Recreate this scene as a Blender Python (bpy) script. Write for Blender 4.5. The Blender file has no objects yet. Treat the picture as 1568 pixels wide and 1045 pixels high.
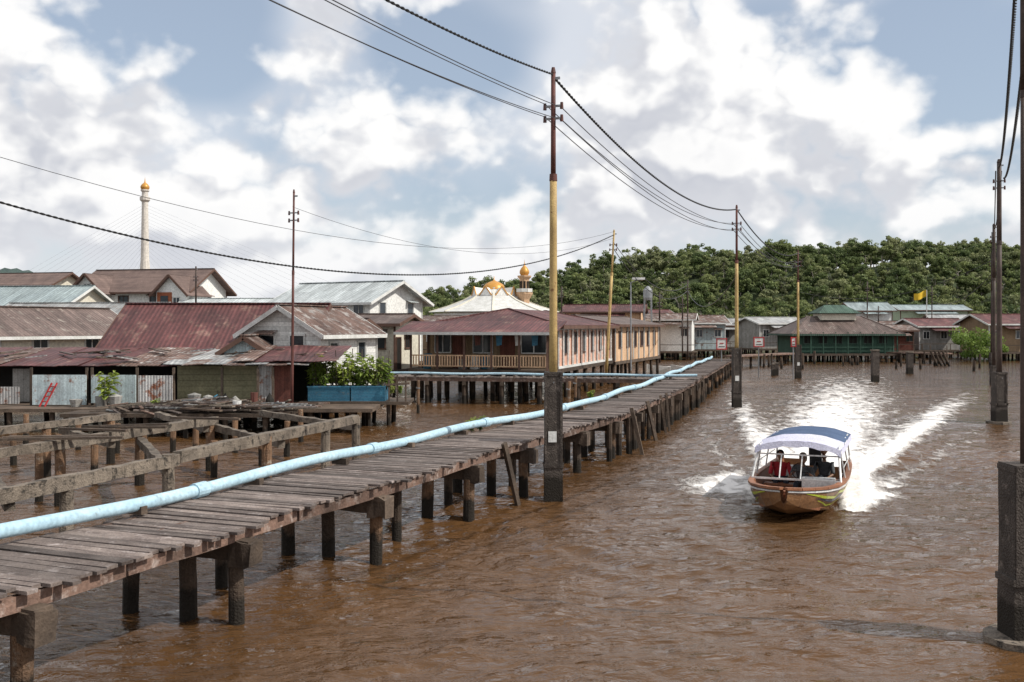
import bpy, bmesh, math, random
import numpy as np
from mathutils import Vector, Matrix
random.seed(7); np.random.seed(7)
R=random.random
def U(a,b): return a+(b-a)*random.random()
# ---- survey helpers: bearing/elevation readings + measured distance -> metres
F=1524.0; HC=4.2
def X(b,d): return (b-784)/F*d
def Z(e,d): return HC-(e-500)/F*d

scene=bpy.context.scene
scene.view_settings.view_transform='Standard'
scene.view_settings.look='None'
scene.view_settings.exposure=0

# ------------------------------------------------------------------ mesh builder
class MB:
    def __init__(s): s.v=[]; s.f=[]; s.r=[]; s.smooth=False
    def add(s,vs,fs,r=None):
        b=len(s.v); s.v.extend([tuple(v) for v in vs])
        if r is None: r=R()
        for f in fs: s.f.append(tuple(b+i for i in f)); s.r.append(r)
    def box(s,c,sz,rz=0,r=None,rot=None):
        hx,hy,hz=sz[0]/2,sz[1]/2,sz[2]/2
        M=rot if rot is not None else Matrix.Rotation(rz,3,'Z')
        c=Vector(c)
        vs=[c+M@Vector((x*hx,y*hy,z*hz)) for z in(-1,1) for y in(-1,1) for x in(-1,1)]
        s.add(vs,[(0,2,3,1),(4,5,7,6),(0,1,5,4),(2,6,7,3),(0,4,6,2),(1,3,7,5)],r)
    def beam(s,p0,p1,w,h,r=None,up=(0,0,1),seg=1,wob=0):
        p0=Vector(p0);p1=Vector(p1);d=(p1-p0)
        if d.length<1e-6: return
        dn=d.normalized(); upv=Vector(up)
        if abs(dn.dot(upv))>.98: upv=Vector((0,1,0))
        x=dn.cross(upv).normalized(); z=x.cross(dn).normalized()
        vs=[];fs=[(0,1,2,3)]
        for k in range(seg+1):
            p=p0+d*(k/seg)
            for a,b in((-1,-1),(1,-1),(1,1),(-1,1)):
                vs.append(p+x*(a*w/2+U(-wob,wob))+z*(b*h/2+U(-wob,wob)))
        for k in range(seg):
            o=4*k
            for i in range(4):
                j=(i+1)%4; fs.append((o+i,o+4+i,o+4+j,o+j))
        o=4*seg; fs.append((o+3,o+2,o+1,o))
        s.add(vs,fs,r)
    def cyl(s,p0,p1,r0,r1=None,n=10,r=None,seg=1,wob=0,a0=0):
        if r1 is None: r1=r0
        p0=Vector(p0);p1=Vector(p1);d=p1-p0
        dn=d.normalized(); up=Vector((0,0,1)) if abs(dn.z)<.95 else Vector((0,1,0))
        x=dn.cross(up).normalized(); y=dn.cross(x)
        vs=[];fs=[]
        for k in range(seg+1):
            t=k/seg; rr=r0+(r1-r0)*t; c=p0+d*t
            for i in range(n):
                a=2*math.pi*i/n+a0; q=rr*(1+U(-wob,wob))
                vs.append(c+x*(math.cos(a)*q)+y*(math.sin(a)*q))
        for k in range(seg):
            for i in range(n):
                j=(i+1)%n
                fs.append((k*n+i,k*n+j,(k+1)*n+j,(k+1)*n+i))
        fs.append(tuple(range(n))[::-1]); fs.append(tuple(seg*n+i for i in range(n)))
        s.add(vs,fs,r)
    def lathe(s,c,prof,n=16,r=None):
        vs=[];fs=[]
        for (rr,z) in prof:
            for i in range(n):
                a=2*math.pi*i/n; vs.append((c[0]+rr*math.cos(a),c[1]+rr*math.sin(a),c[2]+z))
        for k in range(len(prof)-1):
            for i in range(n):
                j=(i+1)%n; fs.append((k*n+i,k*n+j,(k+1)*n+j,(k+1)*n+i))
        s.add(vs,fs,r)
    def slab(s,pts,t,r=None):
        pts=[Vector(p) for p in pts]
        n=(pts[1]-pts[0]).cross(pts[2]-pts[0]).normalized()
        if n.z<0: n=-n
        k=len(pts); lo=[p-n*t for p in pts]
        fs=[tuple(range(k)),tuple(range(2*k-1,k-1,-1))]
        for i in range(k):
            j=(i+1)%k; fs.append((i,k+i,k+j,j))
        s.add(pts+lo,fs,r)
    def obj(s,name,mat,parent=None,smooth=False,uv=True):
        me=bpy.data.meshes.new(name); me.from_pydata(s.v,[],s.f); me.update()
        a=me.attributes.new('rnd','FLOAT','FACE'); a.data.foreach_set('value',s.r)
        if uv and len(s.f)<60000:
            uvl=me.uv_layers.new(name='UVMap'); co=me.vertices
            for p in me.polygons:
                n=p.normal
                if abs(n.z)>.995: ux=Vector((1,0,0)); vy=Vector((0,1,0))
                else:
                    ux=Vector((0,0,1)).cross(n).normalized(); vy=n.cross(ux)
                for li in p.loop_indices:
                    c=co[me.loops[li].vertex_index].co
                    uvl.data[li].uv=(c.dot(ux),c.dot(vy))
        if smooth: me.polygons.foreach_set('use_smooth',[True]*len(me.polygons))
        me.materials.append(mat)
        o=bpy.data.objects.new(name,me); scene.collection.objects.link(o)
        if parent: o.parent=parent
        return o
class Grp:
    def __init__(s,name): s.name=name; s.parts={}
    def p(s,part,mat,smooth=False):
        k=(part,mat.name)
        if k not in s.parts: s.parts[k]=(MB(),mat,smooth)
        return s.parts[k][0]
    def build(s,loc=None,rz=0,rx=0,sc=1):
        e=bpy.data.objects.new(s.name,None); scene.collection.objects.link(e)
        e.empty_display_size=.5
        if loc:
            e.matrix_world=Matrix.Translation(loc)@Matrix.Rotation(rz,4,'Z')@Matrix.Rotation(rx,4,'X')@Matrix.Scale(sc,4)
        for (part,_),(mb,mat,sm) in s.parts.items():
            if mb.f: mb.obj(part,mat,e,sm)
        s.e=e; return e

# ------------------------------------------------------------------ materials
def N(nt,t,**k):
    n=nt.nodes.new(t)
    for a,b in k.items(): setattr(n,a,b)
    return n
def math_(nt,op,a,b=None,clamp=False):
    n=nt.nodes.new('ShaderNodeMath'); n.operation=op; n.use_clamp=clamp
    for i,v in enumerate((a,b)):
        if v is None: continue
        if isinstance(v,(int,float)): n.inputs[i].default_value=v
        else: nt.links.new(v,n.inputs[i])
    return n.outputs[0]
def mixc(nt,f,a,b,mode='MIX'):
    n=nt.nodes.new('ShaderNodeMix'); n.data_type='RGBA'; n.blend_type=mode
    for s,v in((0,f),(6,a),(7,b)):
        if isinstance(v,(int,float)): n.inputs[s].default_value=v
        elif isinstance(v,tuple): n.inputs[s].default_value=v if len(v)==4 else (*v,1)
        else: nt.links.new(v,n.inputs[s])
    return n.outputs[2]
def mr(nt,v,a,b,c=0,d=1,smooth=False):
    n=nt.nodes.new('ShaderNodeMapRange'); n.clamp=True
    if smooth: n.interpolation_type='SMOOTHSTEP'
    nt.links.new(v,n.inputs[0])
    for i,x in enumerate((a,b,c,d)): n.inputs[i+1].default_value=x
    return n.outputs[0]
MATS={}
def pm(name,c1,c2=None,scale=1.5,rough=.8,bump=.2,rnd=.5,kind='',metal=0,c3=None,thr=.6,period=.2,stretch=(1,1,1),spec=.3,fine=14,tide=None):
    if name in MATS: return MATS[name]
    m=bpy.data.materials.new(name); m.use_nodes=True; nt=m.node_tree; L=nt.links
    b=nt.nodes['Principled BSDF']; tc=N(nt,'ShaderNodeTexCoord')
    mp=N(nt,'ShaderNodeMapping'); mp.inputs['Scale'].default_value=stretch; L.new(tc.outputs['Object'],mp.inputs[0])
    at=N(nt,'ShaderNodeAttribute',attribute_name='rnd')
    off=N(nt,'ShaderNodeVectorMath',operation='ADD'); L.new(mp.outputs[0],off.inputs[0])
    cmb=N(nt,'ShaderNodeCombineXYZ'); r10=math_(nt,'MULTIPLY',at.outputs['Fac'],37.0)
    for i in range(3): L.new(r10,cmb.inputs[i])
    L.new(cmb.outputs[0],off.inputs[1])
    n1=N(nt,'ShaderNodeTexNoise'); n1.inputs['Scale'].default_value=scale; n1.inputs['Detail'].default_value=5; n1.inputs['Roughness'].default_value=.65
    n2=N(nt,'ShaderNodeTexNoise'); n2.inputs['Scale'].default_value=scale*fine; n2.inputs['Detail'].default_value=3
    L.new(off.outputs[0],n1.inputs[0]); L.new(off.outputs[0],n2.inputs[0])
    if c2 is None: c2=tuple(x*.65 for x in c1)
    f1=mr(nt,n1.outputs['Fac'],.35,.65)
    col=mixc(nt,f1,c1,c2)
    if c3 is not None:
        n3=N(nt,'ShaderNodeTexNoise'); n3.inputs['Scale'].default_value=scale*2.3; n3.inputs['Detail'].default_value=7; n3.inputs['Roughness'].default_value=.7
        L.new(off.outputs[0],n3.inputs[0])
        col=mixc(nt,mr(nt,n3.outputs['Fac'],thr-.04,thr+.06),col,c3)
    fine_=mr(nt,n2.outputs['Fac'],.3,.7,.78,1.15)
    rr=mr(nt,at.outputs['Fac'],0,1,1-rnd*.5,1+rnd*.35)
    g=math_(nt,'MULTIPLY',fine_,rr)
    hgt=n2.outputs['Fac']
    if kind in('corr','boards','vboards'):
        sp=N(nt,'ShaderNodeSeparateXYZ'); L.new(tc.outputs['UV'],sp.inputs[0])
        if kind=='corr':
            s=math_(nt,'SINE',math_(nt,'MULTIPLY',sp.outputs[0],2*math.pi/period))
            s01=math_(nt,'MULTIPLY_ADD',s,.5); s01.node.inputs[2].default_value=.5
            hgt=s01
            g=math_(nt,'MULTIPLY',g,mr(nt,s01,0,1,.80,1.08))
            fl=math_(nt,'FLOOR',math_(nt,'DIVIDE',sp.outputs[0],.8)); fv=math_(nt,'FLOOR',math_(nt,'DIVIDE',sp.outputs[1],2.1))
            wn=N(nt,'ShaderNodeTexWhiteNoise',noise_dimensions='2D'); c=N(nt,'ShaderNodeCombineXYZ'); L.new(fl,c.inputs[0]);L.new(fv,c.inputs[1]);L.new(c.outputs[0],wn.inputs[0])
            g=math_(nt,'MULTIPLY',g,mr(nt,wn.outputs[0],0,1,.78,1.18))
            stc=N(nt,'ShaderNodeCombineXYZ'); L.new(math_(nt,'MULTIPLY',sp.outputs[0],3.0),stc.inputs[0]); L.new(math_(nt,'MULTIPLY',sp.outputs[1],.35),stc.inputs[1])
            sn=N(nt,'ShaderNodeTexNoise'); sn.inputs['Scale'].default_value=1.3; sn.inputs['Detail'].default_value=4; L.new(stc.outputs[0],sn.inputs[0])
            g=math_(nt,'MULTIPLY',g,mr(nt,sn.outputs['Fac'],.35,.65,.72,1.12))
        else:
            ax=sp.outputs[1] if kind=='boards' else sp.outputs[0]
            q=math_(nt,'DIVIDE',ax,period); fr=math_(nt,'FRACT',q)
            hgt=fr
            g=math_(nt,'MULTIPLY',g,mr(nt,fr,0.0,.13,.5,1.0))
            wn=N(nt,'ShaderNodeTexWhiteNoise',noise_dimensions='1D'); L.new(math_(nt,'FLOOR',q),wn.inputs['W'])
            g=math_(nt,'MULTIPLY',g,mr(nt,wn.outputs[0],0,1,.82,1.08))
    vm=N(nt,'ShaderNodeVectorMath',operation='SCALE'); L.new(col,vm.inputs[0]); L.new(g,vm.inputs['Scale'])
    colr=vm.outputs[0]
    if tide is not None:
        sp2=N(nt,'ShaderNodeSeparateXYZ'); L.new(tc.outputs['Object'],sp2.inputs[0])
        zz=math_(nt,'ADD',sp2.outputs[2],mr(nt,n1.outputs['Fac'],.3,.7,-.15,.15))
        colr=mixc(nt,mr(nt,zz,tide-.06,tide+.06),(.018,.014,.01),colr)
    L.new(colr,b.inputs['Base Color'])
    b.inputs['Roughness'].default_value=rough; b.inputs['Metallic'].default_value=metal
    b.inputs['Specular IOR Level'].default_value=spec
    if bump:
        bp=N(nt,'ShaderNodeBump'); bp.inputs['Strength'].default_value=min(1,bump*2); bp.inputs['Distance'].default_value=.03
        L.new(hgt,bp.inputs['Height']); L.new(bp.outputs[0],b.inputs['Normal'])
    MATS[name]=m; return m

DECK=pm('weathered_deck_wood',(.215,.175,.155),(.11,.085,.075),scale=2,rnd=1.0,c3=(.29,.25,.235),thr=.60,bump=.3)
OLDW=pm('old_timber',(.13,.095,.07),(.06,.045,.035),rnd=.8,bump=.3)
FASC=pm('deck_edge_timber',(.20,.125,.095),(.09,.058,.045),rnd=.8,bump=.3,c3=(.30,.24,.21),thr=.58)
PILE=pm('tide_stained_pile',(.26,.15,.085),(.13,.08,.05),scale=2.5,rnd=.6,bump=.5,tide=.5,c3=(.32,.27,.22),thr=.6)
PILED=pm('dark_pile',(.10,.07,.05),(.05,.035,.025),scale=2.5,rnd=.6,bump=.5,tide=.4)
CONC=pm('weathered_concrete',(.23,.19,.15),(.11,.09,.072),scale=2.2,rnd=.4,bump=.5,c3=(.04,.034,.028),thr=.56)
COLM=pm('blackened_column',(.085,.07,.06),(.04,.032,.027),scale=2.5,rnd=.2,bump=.6,tide=.55,c3=(.17,.14,.12),thr=.6)
PIPE=pm('blue_pvc',(.44,.61,.70),(.36,.53,.63),scale=1,rough=.45,rnd=.1,bump=.05,c3=(.22,.27,.28),thr=.65)
YEL=pm('yellow_pole_paint',(.52,.37,.15),(.38,.26,.11),scale=3,rough=.6,rnd=.1,bump=.1,c3=(.22,.11,.05),thr=.61)
RUSTP=pm('red_oxide_pole',(.14,.05,.04),(.08,.035,.03),scale=3,rough=.6,rnd=.1,bump=.1)
DPOLE=pm('brown_pole',(.08,.055,.045),(.045,.032,.027),scale=3,rough=.6,rnd=.1,bump=.1)
CABLE=pm('black_cable',(.02,.02,.02),rough=.6,bump=0,rnd=0)
WIRE=pm('grey_wire',(.06,.06,.065),rough=.5,bump=0,rnd=0)
INS=pm('insulator_ceramic',(.12,.05,.04),rough=.3,bump=0,rnd=0)
MAROON=pm('maroon_corrugated_roof',(.155,.058,.055),(.085,.036,.036),scale=.5,kind='corr',bump=.4,rough=.55,c3=(.22,.13,.105),thr=.59,period=.22,rnd=.3)
RUSTR=pm('rusty_corrugated_roof',(.20,.13,.105),(.11,.065,.052),scale=.8,kind='corr',bump=.4,rough=.7,c3=(.34,.31,.29),thr=.55,period=.18)
GREYR=pm('grey_tin_roof',(.42,.43,.42),(.30,.30,.30),scale=.6,kind='corr',bump=.3,rough=.5,c3=(.25,.18,.15),thr=.6,period=.2,rnd=.3)
BROWNR=pm('brown_tin_roof',(.17,.125,.11),(.11,.08,.07),scale=.6,kind='corr',bump=.3,rough=.6,c3=(.27,.23,.2),thr=.6,period=.22)
WHITER=pm('pale_metal_roof',(.58,.62,.62),(.47,.51,.51),scale=.4,kind='corr',bump=.2,rough=.45,period=.3,rnd=.2)
GREENR=pm('greygreen_metal_roof',(.32,.38,.38),(.24,.29,.30),scale=.4,kind='corr',bump=.2,rough=.45,period=.3,rnd=.2)
BRTILE=pm('brown_tile_roof',(.20,.14,.12),(.13,.09,.08),scale=1,kind='boards',bump=.3,period=.35,rnd=.2)
DKGREENR=pm('dark_green_roof',(.08,.13,.10),(.05,.09,.07),kind='corr',period=.25,bump=.3)
WHITEW=pm('white_board_wall',(.76,.76,.73),(.64,.64,.61),scale=.7,kind='boards',period=.22,bump=.15,rnd=.1,c3=(.46,.44,.40),thr=.68)
PLAST=pm('cream_render_wall',(.72,.68,.57),(.60,.56,.46),scale=.5,bump=.1,rnd=.1,c3=(.38,.34,.28),thr=.66)
WPLAST=pm('white_render_wall',(.80,.80,.77),(.70,.70,.67),scale=.5,bump=.1,rnd=.1,c3=(.5,.48,.44),thr=.68)
ORANGE=pm('terracotta_wall',(.38,.13,.06),(.3,.1,.05),scale=.6,bump=.1,rnd=.1)
BROWNW=pm('brown_board_wall',(.34,.24,.15),(.24,.165,.1),scale=.7,kind='vboards',period=.2,bump=.3)
PINKW=pm('salmon_board_wall',(.76,.44,.32),(.66,.37,.27),scale=.8,kind='vboards',period=.25,bump=.2,c3=(.76,.68,.61),thr=.56)
PEACH=pm('peach_wall',(.72,.48,.30),(.60,.39,.24),scale=.8,kind='vboards',period=.3,bump=.2)
OLIVEW=pm('olive_board_wall',(.30,.28,.17),(.19,.18,.11),scale=.8,kind='boards',period=.24,bump=.4,c3=(.08,.07,.05),thr=.62)
BLUEW=pm('flaking_pale_blue_wall',(.52,.61,.62),(.40,.48,.50),scale=1.2,kind='vboards',period=.15,bump=.3,c3=(.25,.13,.09),thr=.59)
TINW=pm('rust_stained_white_tin',(.64,.64,.62),(.47,.45,.44),scale=1.3,kind='corr',period=.12,bump=.3,c3=(.28,.11,.06),thr=.55)
REDW=pm('red_brown_boards',(.2,.07,.05),(.12,.05,.04),kind='vboards',period=.14,bump=.3)
DKGRNW=pm('green_board_wall',(.045,.10,.07),(.03,.07,.05),kind='vboards',period=.3,bump=.2)
LTGRNW=pm('pale_green_wall',(.42,.50,.36),(.35,.42,.3),bump=.1)
GREYW=pm('grey_board_wall',(.36,.35,.33),(.25,.24,.22),kind='vboards',period=.25,bump=.2,c3=(.12,.1,.08),thr=.62)
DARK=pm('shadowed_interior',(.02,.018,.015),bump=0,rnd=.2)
GLASS=pm('dark_window_glass',(.035,.045,.055),rough=.12,bump=0,rnd=.6,spec=.6)
TRIM=pm('white_trim',(.70,.70,.68),(.52,.52,.49),bump=.05,rnd=.2)
TRIMB=pm('brown_trim',(.14,.08,.06),bump=.1,rnd=.2)
GOLD=pm('gold_dome',(.62,.31,.07),(.5,.25,.06),rough=.4,bump=0,rnd=0,metal=.2)
TROUGH=pm('teal_blue_tub',(.06,.24,.36),(.05,.17,.27),kind='boards',period=.12,rough=.5,bump=.3,c3=(.16,.18,.18),thr=.64)
REDP=pm('red_paint',(.45,.04,.04),bump=0,rnd=.1)
YFLAG=pm('yellow_cloth',(.75,.5,.04),bump=.1,rnd=.1)
STEEL=pm('galvanised_steel',(.35,.36,.37),rough=.4,metal=.5,bump=0,rnd=.1)

# ------------------------------------------------------------------ camera / light / world
cam=bpy.data.cameras.new('camera'); co=bpy.data.objects.new('camera',cam); scene.collection.objects.link(co)
co.location=(0,0,HC); co.rotation_euler=(math.radians(90),0,0)
cam.sensor_width=36; cam.lens=36*F/1568; cam.shift_y=-22.5/1568
cam.clip_start=.1; cam.clip_end=20000
scene.camera=co
SE=math.radians(45); saz=math.radians(108)   # azimuth clockwise from +Y
sd=Vector((math.sin(saz)*math.cos(SE),math.cos(saz)*math.cos(SE),math.sin(SE)))
sl=bpy.data.lights.new('sun','SUN'); sl.energy=4.3; sl.angle=math.radians(.5); sl.color=(1,.95,.87)
so=bpy.data.objects.new('sun',sl); scene.collection.objects.link(so)
so.rotation_euler=(-sd).to_track_quat('-Z','Y').to_euler(); so.location=(60,0,60)

w=bpy.data.worlds.new('World'); scene.world=w; w.use_nodes=True; nt=w.node_tree; L=nt.links
bg=nt.nodes['Background']; bg.inputs[1].default_value=.1
sky=N(nt,'ShaderNodeTexSky',sky_type='NISHITA'); sky.sun_disc=False; sky.sun_elevation=SE; sky.sun_rotation=saz
tc=N(nt,'ShaderNodeTexCoord')
mp0=N(nt,'ShaderNodeMapping'); mp0.inputs['Scale'].default_value=(1,1,1.3); L.new(tc.outputs['Generated'],mp0.inputs[0])
def dens(off,det):
    mp=N(nt,'ShaderNodeVectorMath',operation='ADD'); L.new(mp0.outputs[0],mp.inputs[0]); mp.inputs[1].default_value=off
    n=N(nt,'ShaderNodeTexNoise'); n.inputs['Scale'].default_value=4.4; n.inputs['Detail'].default_value=det; n.inputs['Roughness'].default_value=.54; L.new(mp.outputs[0],n.inputs[0])
    v=N(nt,'ShaderNodeTexNoise'); v.inputs['Scale'].default_value=12; v.inputs['Detail'].default_value=3; v.inputs['Roughness'].default_value=.5; L.new(mp.outputs[0],v.inputs[0])
    bl=math_(nt,'ABSOLUTE',math_(nt,'SUBTRACT',v.outputs['Fac'],.5))
    return math_(nt,'ADD',n.outputs['Fac'],math_(nt,'MULTIPLY',bl,.7))
O=(3.1,1.7,.4)
d0=dens(O,8); d1=dens((O[0]+.022,O[1],O[2]+.040),5)
mpb=N(nt,'ShaderNodeVectorMath',operation='ADD'); L.new(mp0.outputs[0],mpb.inputs[0]); mpb.inputs[1].default_value=(7.3,2.2,1.1)
nb=N(nt,'ShaderNodeTexNoise'); nb.inputs['Scale'].default_value=2.2; nb.inputs['Detail'].default_value=4; L.new(mpb.outputs[0],nb.inputs[0])
cov=math_(nt,'ADD',d0,math_(nt,'MULTIPLY',math_(nt,'SUBTRACT',nb.outputs['Fac'],.5),.3))
sepd=N(nt,'ShaderNodeSeparateXYZ'); L.new(tc.outputs['Generated'],sepd.inputs[0])
cov=math_(nt,'ADD',cov,mr(nt,sepd.outputs[2],0,.34,.15,.075))
gaps=None
for (b_,e_,rad,amt) in ((270,0,7,-.17),(85,105,4.5,-.12),(700,10,7,-.15),(1200,110,9,-.07),(1490,70,6,-.10),(1080,230,9,.08),(150,200,9,.08)):
    g=Vector((b_-784,1524,500-e_)).normalized()
    dt=N(nt,'ShaderNodeVectorMath',operation='DOT_PRODUCT'); L.new(tc.outputs['Generated'],dt.inputs[0]); dt.inputs[1].default_value=g
    q=mr(nt,dt.outputs['Value'],math.cos(math.radians(rad)),1,0,amt,True)
    gaps=q if gaps is None else math_(nt,'ADD',gaps,q)
cov=math_(nt,'ADD',cov,gaps)
mask=mr(nt,cov,.50,.64,0,1,True)
li=mr(nt,math_(nt,'SUBTRACT',d0,d1),-.08,.085,0,1,True)  # lit tops and grey undersides are put into the cloud colour
li=math_(nt,'ADD',li,mr(nt,cov,.60,.92,.24,-.22),True)
ccol=mixc(nt,li,(6.0,6.2,6.8),(10.1,10.05,10.0))
skc=mixc(nt,.38,sky.outputs[0],(7.0,7.9,9.2))
veil=mr(nt,math_(nt,'ADD',nb.outputs['Fac'],math_(nt,'MULTIPLY',gaps,1.3)),.38,.58,0,.8,True)
skc=mixc(nt,veil,skc,(7.8,8.1,8.7))
out=mixc(nt,mask,skc,ccol)
out=mixc(nt,mr(nt,sepd.outputs[2],0,.13,.5,0),out,(8.1,8.3,8.7))
L.new(out,bg.inputs[0])

# ------------------------------------------------------------------ water
bow=Vector((5.72,20.95)); fdir=Vector((-.37,-.93)).normalized(); stern=bow-fdir*7.2
def grade(lo,a,b,hi,st,g=1.12):
    v=list(np.arange(a,b,st)); s=st;x=a;left=[]
    while x>lo: s*=g; x-=s; left.append(x)
    s=st;x=v[-1]; right=[]
    while x<hi: s*=g; x+=s; right.append(x)
    return np.array(left[::-1]+v+right)
xs=grade(-6000,-8,15,6000,.075,1.085)
ys1=list(np.arange(8,32,.07)); s=.07;y=ys1[-1]
while y<120: s=min(s*1.011,.5); y+=s; ys1.append(y)
while y<9000: s*=1.1; y+=s; ys1.append(y)
s=.08;y=8;pre=[]
while y>-300: s*=1.12;y-=s;pre.append(y)
ys=np.array(pre[::-1]+ys1)
XX,YY=np.meshgrid(xs,ys)
spx=np.gradient(xs)[None,:]*np.ones_like(XX); spy=np.gradient(ys)[:,None]*np.ones_like(XX)
sp=np.maximum(spx,spy)
ZZ=np.zeros_like(XX)
rng=np.random.RandomState(3)
grp=.85+.45*np.sin(XX*.31+YY*.17+1)*np.sin(YY*.23-XX*.11)
for i in range(54):
    lam=.34*1.055**i; ang=rng.normal(math.radians(72),.6); k=2*math.pi/lam
    amp=.0052*lam**.62*(.55 if lam>2 else 1)
    ph=k*(XX*math.cos(ang)+YY*math.sin(ang))+rng.uniform(0,6.28)
    ZZ+=amp*np.exp(-(sp/lam*2.5)**2)*(np.sin(ph)+.3*np.cos(2*ph))
ZZ*=grp
wa=Vector((.335,.942)).normalized(); wn=Vector((wa.y,-wa.x))
SX=XX-stern.x; SY=YY-stern.y
s_=SX*wa.x+SY*wa.y; t_=SX*wn.x+SY*wn.y
sp_=np.clip(s_,0,None)
env=np.zeros_like(XX)
wdt=1.0+.06*sp_
env+=(s_>-.3)*np.exp(-(t_/wdt)**2)*(1.0*np.exp(-sp_/48)+.25)*np.exp(-(sp_/85)**4)  # centre foam; its far stretch also paints the wake's glitter as pale colour
env+=(s_>0)*.5*np.exp(-(t_/(1.3+.2*sp_))**4)*np.exp(-sp_/34)
for sg in(-1,1):
    arm=1.05+.16*sp_
    a=np.exp(-((t_-sg*arm)/(.42+.02*sp_))**2)
    env+=(1.05 if sg>0 else .75)*a*(s_>-5)*np.exp(-(sp_/38)**3)
    ZZ+=.10*np.exp(-((t_-sg*arm)/(.5+.02*sp_))**2)*(s_>-4.5)*np.exp(-(sp_/45)**2)
    cx=1.5 if sg>0 else 2.2
    env+=1.15*np.exp(-(((t_-sg*cx)/(.75 if sg>0 else 1.35))**2+((s_+2.2)/(1.7 if sg>0 else 2.1))**2))
    env+=.6*np.exp(-((t_-sg*(2.1+.24*sp_))/(.4+.03*sp_))**2)*(s_>-1)*np.exp(-(sp_/24)**2)
ZZ+=.04*np.sin(s_*2.1+.6*np.sin(t_))*np.exp(-(t_/(1.5+.14*sp_))**2)*(s_>0)*np.exp(-sp_/34)
ch=np.clip(env,0,1)
ZZ+=ch*.03*(np.sin(XX*9+YY*4)*np.sin(YY*8-XX*3))*np.exp(-(sp/.3)**2)
nx,ny=len(xs),len(ys)
verts=np.stack([XX.ravel(),YY.ravel(),ZZ.ravel()],1)
ii=np.arange(nx*ny).reshape(ny,nx)
faces=np.stack([ii[:-1,:-1].ravel(),ii[:-1,1:].ravel(),ii[1:,1:].ravel(),ii[1:,:-1].ravel()],1)
me=bpy.data.meshes.new('river_water')
me.vertices.add(len(verts)); me.vertices.foreach_set('co',verts.ravel())
me.loops.add(faces.size); me.loops.foreach_set('vertex_index',faces.ravel().astype(np.int32))
me.polygons.add(len(faces)); me.polygons.foreach_set('loop_start',np.arange(0,faces.size,4,dtype=np.int32))
me.polygons.foreach_set('use_smooth',np.ones(len(faces),dtype=bool))
me.update(calc_edges=True); me.validate()
a=me.attributes.new('foam','FLOAT','POINT'); a.data.foreach_set('value',env.ravel().astype(np.float32))
wo=bpy.data.objects.new('river_water',me); scene.collection.objects.link(wo)
m=bpy.data.materials.new('muddy_river'); m.use_nodes=True; nt=m.node_tree; L=nt.links
b=nt.nodes['Principled BSDF']; tc=N(nt,'ShaderNodeTexCoord')
def wnz(sc,scale,det,rough=.6,dist=0):
    mp=N(nt,'ShaderNodeMapping'); mp.inputs['Scale'].default_value=sc; mp.inputs['Rotation'].default_value=(0,0,math.radians(-18)); L.new(tc.outputs['Object'],mp.inputs[0])
    n=N(nt,'ShaderNodeTexNoise'); n.inputs['Scale'].default_value=scale; n.inputs['Detail'].default_value=det; n.inputs['Roughness'].default_value=rough; n.inputs['Distortion'].default_value=dist
    L.new(mp.outputs[0],n.inputs[0]); return n.outputs['Fac']
mud=wnz((.3,.5,1),.25,3)
base=mixc(nt,mr(nt,mud,.35,.65),(.105,.052,.020),(.072,.038,.017))
fo=N(nt,'ShaderNodeAttribute',attribute_name='foam')
fn=wnz((1,.5,1),2.2,8,.7,.5)
fsum=math_(nt,'ADD',math_(nt,'MULTIPLY',fo.outputs['Fac'],.42),fn)
fm=mr(nt,fsum,.71,.92)
fm=math_(nt,'MULTIPLY',fm,mr(nt,fo.outputs['Fac'],.05,.3))
L.new(mixc(nt,fm,base,(.80,.77,.74)),b.inputs['Base Color'])
L.new(mr(nt,fm,0,1,.05,.7),b.inputs['Roughness'])
b.inputs['IOR'].default_value=1.36
h1=wnz((.5,1,1),1.5,3,.5,.5); h2=wnz((.6,1,1),4.4,4,.58,.4)
hh=math_(nt,'ADD',h1,math_(nt,'MULTIPLY',h2,.5))
hh=math_(nt,'ADD',hh,math_(nt,'MULTIPLY',fm,.4))
bp=N(nt,'ShaderNodeBump'); bp.inputs['Strength'].default_value=1.0; bp.inputs['Distance'].default_value=.17
L.new(hh,bp.inputs['Height']); L.new(bp.outputs[0],b.inputs['Normal'])
me.materials.append(m)

# ------------------------------------------------------------------ main walkway
path=[Vector(p) for p in [(-8.7,2),(-3.85,14),(.2,24.2),(3.8,32.8),(8.3,47.4),(17.4,80),(18.8,85)]]
ZD=1.4
cum=[0]
for i in range(len(path)-1): cum.append(cum[-1]+(path[i+1]-path[i]).length)
def at(s):
    for i in range(len(path)-1):
        if s<=cum[i+1] or i==len(path)-2:
            t=(s-cum[i])/(cum[i+1]-cum[i]); p=path[i].lerp(path[i+1],t)
            def dr(j):
                j=max(0,min(len(path)-2,j)); return (path[j+1]-path[j]).normalized()
            d=dr(i)
            if t<.25: d=(dr(i-1).lerp(dr(i),.5+2*t)).normalized()
            if t>.75: d=(dr(i).lerp(dr(i+1),2*(t-.75))).normalized()
            return p,d
def wid(s): return 2.0 if s<24 else max(1.65,2.0-(s-24)*.03)
def sag(s): return .025*math.sin(s*.9)+.02*math.sin(s*2.3+1)
def walk(s,off,z):
    p,d=at(s); n=Vector((-d.y,d.x)); q=p+n*off
    return Vector((q.x,q.y,z))
tot=cum[-1]
g=Grp('wooden_walkway')
pl=g.p('deck_planks',DECK); s=0
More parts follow.
